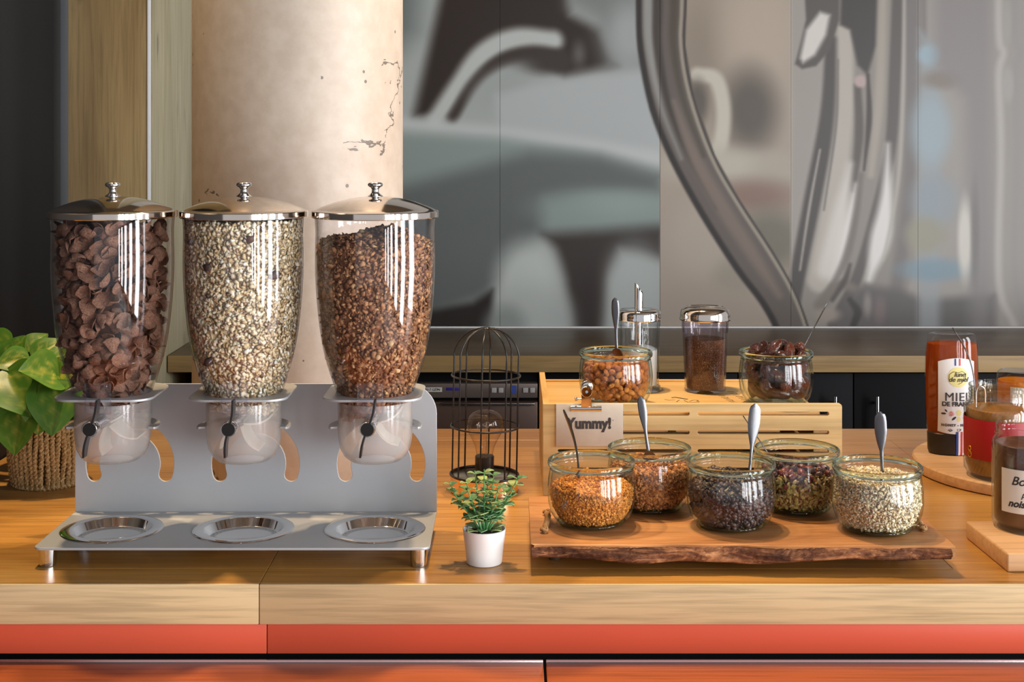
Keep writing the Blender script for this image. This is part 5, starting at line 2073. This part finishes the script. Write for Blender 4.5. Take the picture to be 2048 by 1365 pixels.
obj('dotted_label_band', drape(me, .0005, lambda z: .0366), t.m, sj)
me = sheet(-.025, .03, lambda x: .083, lambda x: .03, 24, 4)
l2 = obj('picture_label', drape(me, .0005, lambda z: .0366), MAT['label_white'], sj)
for (fx, fz, mt_) in ((-.012, .072, 'pink_print'), (-.004, .066, 'pink_print'), (.002, .075, 'flag_red')):
    me = flatdisc(.004, 10)
    for v_ in me.vertices:
        v_.co.x += fx
        v_.co.z += fz
    obj('flower_print', drape(me, .0009, lambda z: .0366), MAT[mt_], l2)

# ------------------------------------------------------------------ peanut butter jar
PJ = (.7315, 2.052, HB0)
pj = thing('peanut_butter_jar', 'open glass jar of tan peanut butter with a red label', 'jar', PJ)
pb_z = [0, .004, .012, .022, .030, .090, .098, .106, .112]
pb_r = [.046, .0505, .0545, .0555, .0545, .0545, .0550, .0535, .0490]
po = list(zip(pb_r, pb_z)) + [(.0472, .1145), (.0482, .1165), (.0470, .1185), (.0482, .1210), (.0470, .1230), (.0474, .1260), (.0480, .1275), (.0472, .1330), (.0475, .1350), (.0466, .1362), (.0452, .1352), (.0450, .1140), (.0470, .1110), (.0510, .1050), (.0522, .0950), (.0520, .0300), (.0525, .0220), (.048, .006), (0, .005)]
obj('glass_body', lathe(po, 72, False, 60), MAT['clear'], pj)
MAT['smear'] = clear('smeared_neck_glass', (.96, .92, .84), (.6, .5, .36), .05, haze=.16, haze_col=(.52, .32, .12))
thr = []
for zc_ in (.1165, .1215, .1265, .1345):
    thr.append(tube_vf([(.0474 * math.cos(a_), .0474 * math.sin(a_), zc_ + .0008 * math.sin(a_)) for a_ in np.linspace(0, 2 * PI, 49)[:-1]], .0009, 6, True))
obj('neck_thread', mesh(*join_vf(thr), 60), MAT['clear'], pj)
obj('neck_smear', lathe([(.0500, .1035), (.0462, .1105), (.0444, .1140), (.0444, .1290)], 56, False, 60), MAT['smear'], pj)
MAT['peanut'] = plain('peanut_butter', lin(158, 108, 48), .4, nscale=60, nstr=.3, bump=.2, bscale=120)
ps = [(0, .0055), (.047, .0065), (.0518, .022), (.0513, .03), (.0516, .092), (.0512, .0975), (.0500, .1010), (.0470, .0995), (.036, .0930), (.020, .0880), (0, .0860)]
pbo = obj('peanut_butter', lathe(ps, 64, False, 50), MAT['peanut'], None, PJ)
tag(pbo, 'tan peanut butter filling the red-labelled jar', 'peanut butter', kind='stuff')
MAT['red_label'] = plain('red_label', lin(158, 8, 20), .45)
lr = lathe([(.0549, .0305), (.0551, .0310), (.0551, .0890), (.0549, .0895)], 72, False, 30)
ro = obj('red_label', lr, MAT['red_label'], pj)
# small gold emblem: peanut shape in a ring, on the left of the label
MAT['gold'] = plain('gold_print', lin(206, 140, 40), .35, .4)
em = join_vf([tube_vf([(.0042 * math.cos(a_), 0, .0045 * math.sin(a_) - .004) for a_ in np.linspace(0, 2 * PI, 19)[:-1]], .0006, 5, True),
              tube_vf([(.0030 * math.cos(a_), 0, .0034 * math.sin(a_) + .0042) for a_ in np.linspace(0, 2 * PI, 15)[:-1]], .0008, 5, True),
              tube_vf([(-.002, 0, -.004), (0, 0, -.001), (.002, 0, -.004)], .0006, 5)])
me = mesh(*em, 60)
for v_ in me.vertices:
    v_.co.z += .0400
a0 = -1.30
for v_ in me.vertices:
    an = v_.co.x / .0556 + a0
    r = .0554 - v_.co.y
    v_.co = (r * math.sin(an), -r * math.cos(an), v_.co.z)
obj('gold_emblem', me, MAT['gold'], ro)
rib = []
for k in range(56):
    a_ = 2 * PI * k / 56
    for (z0_, z1_, r0_) in ((.0965, .1035, .0549), (.010, .020, .0550)):
        rib.append(tube_vf([((r0_ - .0008) * math.cos(a_), (r0_ - .0008) * math.sin(a_), z0_), ((r0_ - .0005) * math.cos(a_ + .09), (r0_ - .0005) * math.sin(a_ + .09), z1_)], .0007, 5))
obj('moulded_ribs', mesh(*join_vf(rib), 60), MAT['clear'], pj)
p_t, p_f = PX(1905, 656, 2.045), PX(1950, 800, 2.035)
s8 = spoon('curved thin steel knife handle sticking out of the peanut butter jar', p_t, p_f, .0036, (.95, -.15, .3), bowl=False, thick=.0011, bend=.010)
s8.name = 'spreading_knife'
s8['category'] = 'knife'
hk = PX(1961, 790, 2.005)
hx = obj('wire_hook', tube(bez([(-.0065, 0, -.018), (-.0065, -.001, .004), (-.0040, -.0015, .0105), (0, -.002, .0125), (.0040, -.0015, .0105), (.0068, 0, .004), (.0072, .001, -.012)], 42), .0011, 10), MAT['chrome'], None, hk)
tag(hx, 'small bent chrome wire loop over the rim of the peanut butter jar', 'hook')

# ------------------------------------------------------------------ chocolate hazelnut spread
CJ = (.6620, 1.765, .0228)
cj = thing('chocolate_spread_jar', 'open glass jar of brown hazelnut spread with white script label', 'jar', CJ)
co = [(.038, 0), (.0425, .003), (.0440, .010), (.0440, .104), (.0425, .112), (.0395, .1165), (.0390, .1180), (.0402, .1195), (.0392, .1215), (.0402, .1240), (.0394, .1260), (.0397, .1300), (.0390, .1315), (.0372, .1305), (.0372, .1170), (.0400, .1110), (.0412, .1030), (.0412, .010), (.038, .006), (0, .005)]
obj('glass_body', lathe(co, 72, False, 60), MAT['clear'], cj)
MAT['choc'] = plain('hazelnut_spread', lin(92, 54, 34), .35, nscale=30, nstr=.12)
cho = obj('chocolate_spread', lathe([(0, .0055), (.0375, .0065), (.0405, .011), (.0406, .1005), (.0400, .1075), (.0385, .1085), (.030, .1000), (.010, .0960), (0, .0970)], 64, False, 50), MAT['choc'], None, CJ)
tag(cho, 'glossy brown hazelnut spread inside the script-labelled jar', 'spread', kind='stuff')


def around(me, r0, a0):
    for v_ in me.vertices:
        an = v_.co.x / r0 + a0
        r = r0 - v_.co.y
        v_.co = (r * math.sin(an), -r * math.cos(an), v_.co.z)
    me.update()
    return me


me = sheet(0, .062, lambda x: .0815, lambda x: .0265, 30, 4)
AL = -1.13
MAT['label_cream'] = plain('label_cream', lin(222, 214, 202), .6)
lc = obj('label', around(me, .0443, AL), MAT['label_cream'], cj)
for (s, z, sz, x, bd_) in (('Bonne', .0670, .0155, .014, .0002), ('pâte', .0510, .0110, .027, .0001), ('noisettes', .0385, .0125, .010, .0004)):
    me = text(s, sz, bd_, .0002, 'LEFT', shear=.35)
    for v_ in me.vertices:
        v_.co.x += x
        v_.co.z += z
    obj('lettering', around(me, .0446, AL), MAT['ink'], lc)
me = text('Bonne', .0185, .0001, .0005, 'LEFT', shear=.35)
for v_ in me.vertices:
    v_.co.x += .012
    v_.co.z += .0965
obj('moulded_lettering', around(me, .0441, AL), MAT['clear'], cj)

# ------------------------------------------------------------------ cage lamp
MAT['copper'] = plain('copper_base', (.88, .62, .42, 1), .2, 1.0)
LX, LY = -.0415, 2.036
lp = thing('cage_lamp', 'black wire birdcage lamp with clear bulb on a copper base', 'lamp', (LX, LY, 0))
lp.rotation_euler = (0, .018, 0)
obj('base_drum', lathe([(0, 0), (.0490, 0), (.0500, .0012), (.0500, .0232), (.0485, .0240), (0, .0240)], 64, False, 35), MAT['copper'], lp)
ringm = lambda r, z, w_: mesh(*tube_vf([(r * math.cos(a_), r * math.sin(a_), z) for a_ in np.linspace(0, 2 * PI, 57)[:-1]], w_, 8, True), 60)
obj('ring', ringm(.0500, .0252, .0018), MAT['dark_metal'], lp)
obj('ring', ringm(.0506, .0966, .0014), MAT['dark_metal'], lp)
obj('ring', ringm(.0506, .1714, .0014), MAT['dark_metal'], lp)
wp = []
for z in np.linspace(.024, .196, 8):
    wp.append((.0480, 0, float(z)))
for k in range(1, 13):
    a_ = PI / 2 * k / 12
    wp.append((.0480 * math.cos(a_) + .0008, 0, .196 + .0455 * math.sin(a_)))
wire = tube(wp, .00125, 8)
for k in range(8):
    obj('cage_wire', wire, MAT['dark_metal'], lp, (0, 0, 0), (0, 0, -PI / 2 + math.radians(-6 + 45 * k)))
obj('top_cap', lathe([(0, .2395), (.006, .2400), (.0065, .2412), (.005, .2428), (0, .2432)], 20, False, 50), MAT['dark_metal'], lp)
obj('socket', lathe([(0, .0241), (.0135, .0241), (.0140, .0250), (.0140, .0515), (.0130, .0525), (0, .0525)], 36, False, 40), MAT['black_plastic'], lp)
bp = [(.0125, .0520), (.0128, .058), (.0145, .066), (.0190, .0760), (.0245, .0860), (.0270, .0955), (.0266, .1030), (.0240, .1100), (.0195, .1150), (.0130, .1182), (.0060, .1196), (0, .1200)]
bu = obj('bulb', lathe(bp, 48, False, 179), MAT['bulb'], lp)
obj('glass_stem', lathe([(0, .052), (.0045, .052), (.0028, .062), (.0022, .092), (.003, .096), (0, .097)], 16, False, 60), MAT['bulb'], bu)
obj('filament', tube([(.012 * math.cos(a_), .012 * math.sin(a_), .098 + .002 * math.sin(6 * a_)) for a_ in np.linspace(0, 2 * PI, 40)[:-1]], .0003, 5, True), MAT['steel'], bu)
obj('support_rod', tube([(.002, 0, .052), (.002, 0, .102)], .0008, 6), MAT['steel'], bu)

# ------------------------------------------------------------------ small potted plant
MAT['white_pot'] = plain('white_ceramic', lin(238, 236, 234), .35)
MAT['soil'] = plain('dark_soil', lin(44, 34, 28), .9, bump=1.0, bscale=300)
t = NT('small_leaf')
oi = t.n('ShaderNodeObjectInfo')
c = t.ramp(oi.outputs['Random'], [(0, lin(84, 132, 92)), (.5, lin(120, 156, 92)), (1, lin(174, 188, 112))])
t.pbr(c, .45, 0, .4, normal=t.bump(t.noise(t.coord(), 3.0), .2, .1))
MAT['small_leaf'] = t.m
MAT['stem'] = plain('green_stem', lin(96, 158, 92), .5)
pt = thing('potted_plant', 'small artificial green plant in a white pot in front of the lamp', 'plant', ((968.5 - 1024) / F * 1.69, 1.69, 0))
pot = obj('pot', lathe([(0, .0), (.0205, .0), (.0217, .0010), (.0262, .0405), (.0266, .0422), (.0256, .0426), (.0248, .0412), (.0240, .036), (0, .036)], 56, False, 40), MAT['white_pot'], pt)
V, Fc = ico(1)
obj('soil', mesh(V * np.array([.0240, .0240, .004]) + np.array([0, 0, .0368]), Fc, 60), MAT['soil'], pt)
V = [(0, 0, 0)]
lf_n = 10
pts_up = []
V, Fc = [], []
for i in range(7):
    q = i / 6
    wd = .42 * math.sin(PI * min(1, q * .97 + .03)) ** .8
    zc = .16 * math.sin(PI * q) - .12 * q * q
    V += [(q, -wd, zc + .05), (q, 0, zc - .02), (q, wd, zc + .05)]
for i in range(6):
    a0 = 3 * i
    Fc += [(a0, a0 + 3, a0 + 4, a0 + 1), (a0 + 1, a0 + 4, a0 + 5, a0 + 2)]
n0 = len(V)
V += [(x, y, z - .06) for x, y, z in V]
Fc += [tuple(n0 + i for i in f[::-1]) for f in Fc]
bnd = [3 * i for i in range(7)] + [3 * 6 + 1] + [3 * i + 2 for i in range(6, -1, -1)] + [1]
Fc += [(bnd[k], n0 + bnd[k], n0 + bnd[(k + 1) % len(bnd)], bnd[(k + 1) % len(bnd)]) for k in range(len(bnd))]
leafm = mesh(V, Fc, 70)
leafm.materials.append(MAT['small_leaf'])
rg = random.Random(3)
ends = [(-.043, .004, .098), (-.022, -.012, .104), (-.012, .014, .110), (.000, -.006, .116), (.012, .010, .109), (.018, -.012, .098), (.033, .012, .094), (.042, -.004, .108), (-.030, .016, .082), (.004, .020, .094)]
for e in ends:
    path = bez([(e[0] * .08, e[1] * .08, .036), (e[0] * .35, e[1] * .4, .055), (e[0] * .72, e[1] * .8, .036 + (e[2] - .036) * .62), e], 18)
    st_ = obj('stem', tube(path, [.0013 - .0007 * i / 18 for i in range(len(path))], 6), MAT['stem'], pt)
    nn = 6
    for k in range(nn):
        q = .28 + .70 * k / (nn - 1)
        ip = min(int(q * (len(path) - 1)), len(path) - 2)
        p = path[ip]
        tang = (path[ip + 1] - path[ip]).normalized()
        sz = (.0165 - .005 * k / nn) * rg.uniform(.85, 1.15)
        for sd in (0, 1):
            az = k * 1.35 + sd * PI + rg.uniform(-.3, .3)
            d_ = (Vector((math.cos(az), math.sin(az), 0)) + tang * rg.uniform(.15, .6)).normalized()
            q_ = d_.to_track_quat('X', 'Z')
            lo = bpy.data.objects.new('leaf', leafm)
            lo.rotation_mode = 'QUATERNION'
            lo.rotation_quaternion = q_
            lo.location = p
            lo.scale = (sz, sz, sz)
            link(lo, st_)
for az, z in ((2.6, .040), (3.9, .039), (5.6, .040), (.4, .040), (4.6, .041)):
    lo = obj('leaf', leafm, None, pt, (.012 * math.cos(az), .012 * math.sin(az), z), (0, -.35, az), (.016, .016, .016))

# ------------------------------------------------------------------ pothos in a rope basket
BKX, BKY = (97 - 1024) / F * 2.085, 2.085
pp = thing('potted_pothos', 'leafy green and yellow pothos in a woven rope basket', 'plant', (BKX, BKY, 0))
bkr = lambda z: .0500 + .006 * math.sin(min(1, z / .095) * PI * .85)
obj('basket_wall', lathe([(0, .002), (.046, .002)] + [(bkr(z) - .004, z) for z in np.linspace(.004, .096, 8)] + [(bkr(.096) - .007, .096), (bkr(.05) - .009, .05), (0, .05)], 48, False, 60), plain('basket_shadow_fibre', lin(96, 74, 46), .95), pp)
t = NT('seagrass_rope')
f1 = t.noise(t.coord(scale=(1, 1, 1)), 420, 3)
c = t.ramp(f1, [(.3, lin(140, 112, 72)), (.5, lin(188, 160, 112)), (.72, lin(216, 192, 146))])
t.pbr(c, .9, 0, .2, normal=t.bump(f1, .5, .0006))
MAT['seagrass'] = t.m
variants = []
for s in range(4):
    r = random.Random(s)
    path = []
    for i in range(28):
        z = .003 + .092 * i / 27
        path.append((bkr(z), .0012 * math.sin(7 * z * 10 + s * 2), z))
    V, Fc = rope_vf(path, .0042, 7 + s * .4, 2, 6)
    variants.append(mesh(V, Fc, 60))
for k in range(44):
    obj('rope_strand', variants[k % 4], MAT['seagrass'], pp, (0, 0, 0), (0, 0, 2 * PI * k / 44 + random.uniform(-.02, .02)))
for z, rr in ((.004, .0490), (.0965, .0525)):
    ring = [(rr * math.cos(a_), rr * math.sin(a_), z) for a_ in np.linspace(0, 2 * PI, 121)]
    obj('rim_coil', mesh(*rope_vf(ring, .0046, 26, 2, 6), 60), MAT['seagrass'], pp)
obj('soil', lathe([(0, .088), (.045, .086), (.045, .080), (0, .08)], 30), MAT['soil'], pp)

t = NT('pothos_leaf')
a = t.n('ShaderNodeAttribute')
a.attribute_name = 'Col'
oi = t.n('ShaderNodeObjectInfo')
g = t.ramp(oi.outputs['Random'], [(0, (.62, .75, .6, 1)), (.5, (1, 1, 1, 1)), (1, (1.35, 1.2, 1.0, 1))])
cc2 = t.mix(1.0, a.outputs['Color'], g, 'MULTIPLY')
b = t.n('ShaderNodeBsdfPrincipled')
t.l(cc2, b.inputs['Base Color'])
b.inputs['Roughness'].default_value = .38
tl = t.n('ShaderNodeBsdfTranslucent')
t.l(cc2, tl.inputs[0])
m1 = t.n('ShaderNodeMixShader')
m1.inputs[0].default_value = .25
t.l(b.outputs[0], m1.inputs[1])
t.l(tl.outputs[0], m1.inputs[2])
t.l(m1.outputs[0], t.out.inputs[0])
MAT['pothos'] = t.m


def pothos_leaf(seed, yellow):
    """unit leaf: base at origin, tip at +X = 1, face up +Z."""
    r = np.random.default_rng(seed)
    nu, nv = 22, 14
    V, C, Fc = [], [], []
    curl, fold = r.uniform(.15, .4), r.uniform(.12, .3)
    ph = r.uniform(0, 6, 4)
    for i in range(nu + 1):
        q = i / nu
        wd = .46 * (math.sin(PI * q ** .62) ** .85 if 0 < q < 1 else 0)
        for j in range(nv + 1):
            s = -1 + 2 * j / nv
            x = q - .13 * abs(s) ** 1.5 * math.exp(-((q - .08) / .18) ** 2)
            y = s * wd
            z = fold * abs(y) * 1.2 - curl * q * q + .02 * math.sin(8 * q + ph[0]) * abs(s) + .35 * curl * q
            V.append((x, y, z))
            vein = math.exp(-(abs(s) / .10) ** 2) * .7
            side = max(0, math.sin(22 * (q - .55 * abs(s) * wd * 1.6) + ph[1])) ** 6 * (1 - abs(s)) * .8
            blot = max(0, math.sin(9 * q + 5 * s + ph[2]) * math.sin(13 * s - 6 * q + ph[3])) * (1 - abs(s) ** 2)
            m = min(1, (vein * .55 + side * .8 + blot * .7) * yellow * (1 - .5 * q))
            ga, ye = np.array(lin(98, 148, 54)[:3]), np.array(lin(222, 218, 104)[:3])
            c = ga * (1 - m) + ye * m
            if abs(s) > .93:
                c = c * 1.15
            C.append(c)
    for i in range(nu):
        for j in range(nv):
            a0 = i * (nv + 1) + j
            Fc.append((a0, a0 + nv + 1, a0 + nv + 2, a0 + 1))
    n0 = len(V)
    V += [(x, y, z - .012) for x, y, z in V]
    C += [c * .9 for c in C]
    Fc += [tuple(n0 + k for k in f[::-1]) for f in Fc]
    me = mesh(V, Fc, 179)
    at = me.color_attributes.new('Col', 'FLOAT_COLOR', 'POINT')
    at.data.foreach_set('color', np.concatenate([np.array(C), np.ones((len(C), 1))], 1).astype(np.float32).ravel())
    me.materials.append(MAT['pothos'])
    return me


lv = [pothos_leaf(s, y) for s, y in ((1, .9), (2, 1.2), (3, .6), (4, 1.4), (5, .8))]
# base px, tip px, depth of base, depth of tip, variant
LEAF = [((18, 722), (44, 672), 2.08, 2.09, 0), ((74, 716), (124, 678), 2.10, 2.12, 1), ((112, 752), (52, 735), 2.035, 1.985, 0), ((106, 770), (150, 738), 2.05, 2.02, 3),
        ((112, 768), (103, 862), 2.02, 1.985, 2), ((90, 776), (74, 860), 2.035, 2.005, 1), ((40, 815), (26, 900), 2.03, 1.99, 2), ((16, 748), (53, 820), 2.03, 1.985, 0),
        ((24, 738), (58, 768), 2.05, 2.03, 3), ((54, 718), (-4, 728), 2.06, 2.03, 1), ((80, 766), (44, 806), 2.05, 2.03, 3), ((-6, 800), (46, 832), 2.05, 2.02, 1),
        ((30, 770), (-30, 800), 2.04, 2.0, 0), ((10, 700), (-50, 690), 2.10, 2.12, 2), ((60, 700), (90, 664), 2.14, 2.16, 4), ((120, 760), (165, 790), 2.06, 2.03, 4), ((60, 740), (100, 790), 2.06, 2.035, 4),
        ((0, 760), (-60, 850), 2.04, 2.0, 2), ((90, 730), (140, 700), 2.12, 2.15, 0), ((100, 760), (160, 745), 2.13, 2.18, 2), ((40, 720), (20, 690), 2.15, 2.2, 4), ((10, 830), (-20, 880), 2.06, 2.03, 4), ((60, 800), (58, 850), 2.06, 2.035, 0)]
org = Vector((BKX, BKY, 0))
for (bp_, tp_, d0, d1, vi) in LEAF:
    b0, t0 = PX(bp_[0], bp_[1], d0) - org, PX(tp_[0], tp_[1], d1) - org
    ax = (t0 - b0)
    L = ax.length * 1.08
    xh = ax.normalized()
    up = Vector((random.uniform(-.35, .35), -1, .75))
    zh = (up - xh * up.dot(xh)).normalized()
    yh = zh.cross(xh)
    M_ = Matrix((xh, yh, zh)).transposed()
    lo = bpy.data.objects.new('leaf', lv[vi])
    lo.rotation_mode = 'QUATERNION'
    lo.rotation_quaternion = M_.to_quaternion()
    lo.location = b0
    lo.scale = (L, L * random.uniform(1.0, 1.25), L)
    link(lo, pp)
    path = bez([(random.uniform(-.02, .02), random.uniform(-.02, .02), .086), tuple((b0 * .6) + Vector((0, 0, .06))), tuple(b0)], 14)
    obj('leaf_stalk', tube(path, .0013, 6), MAT['stem'], pp)
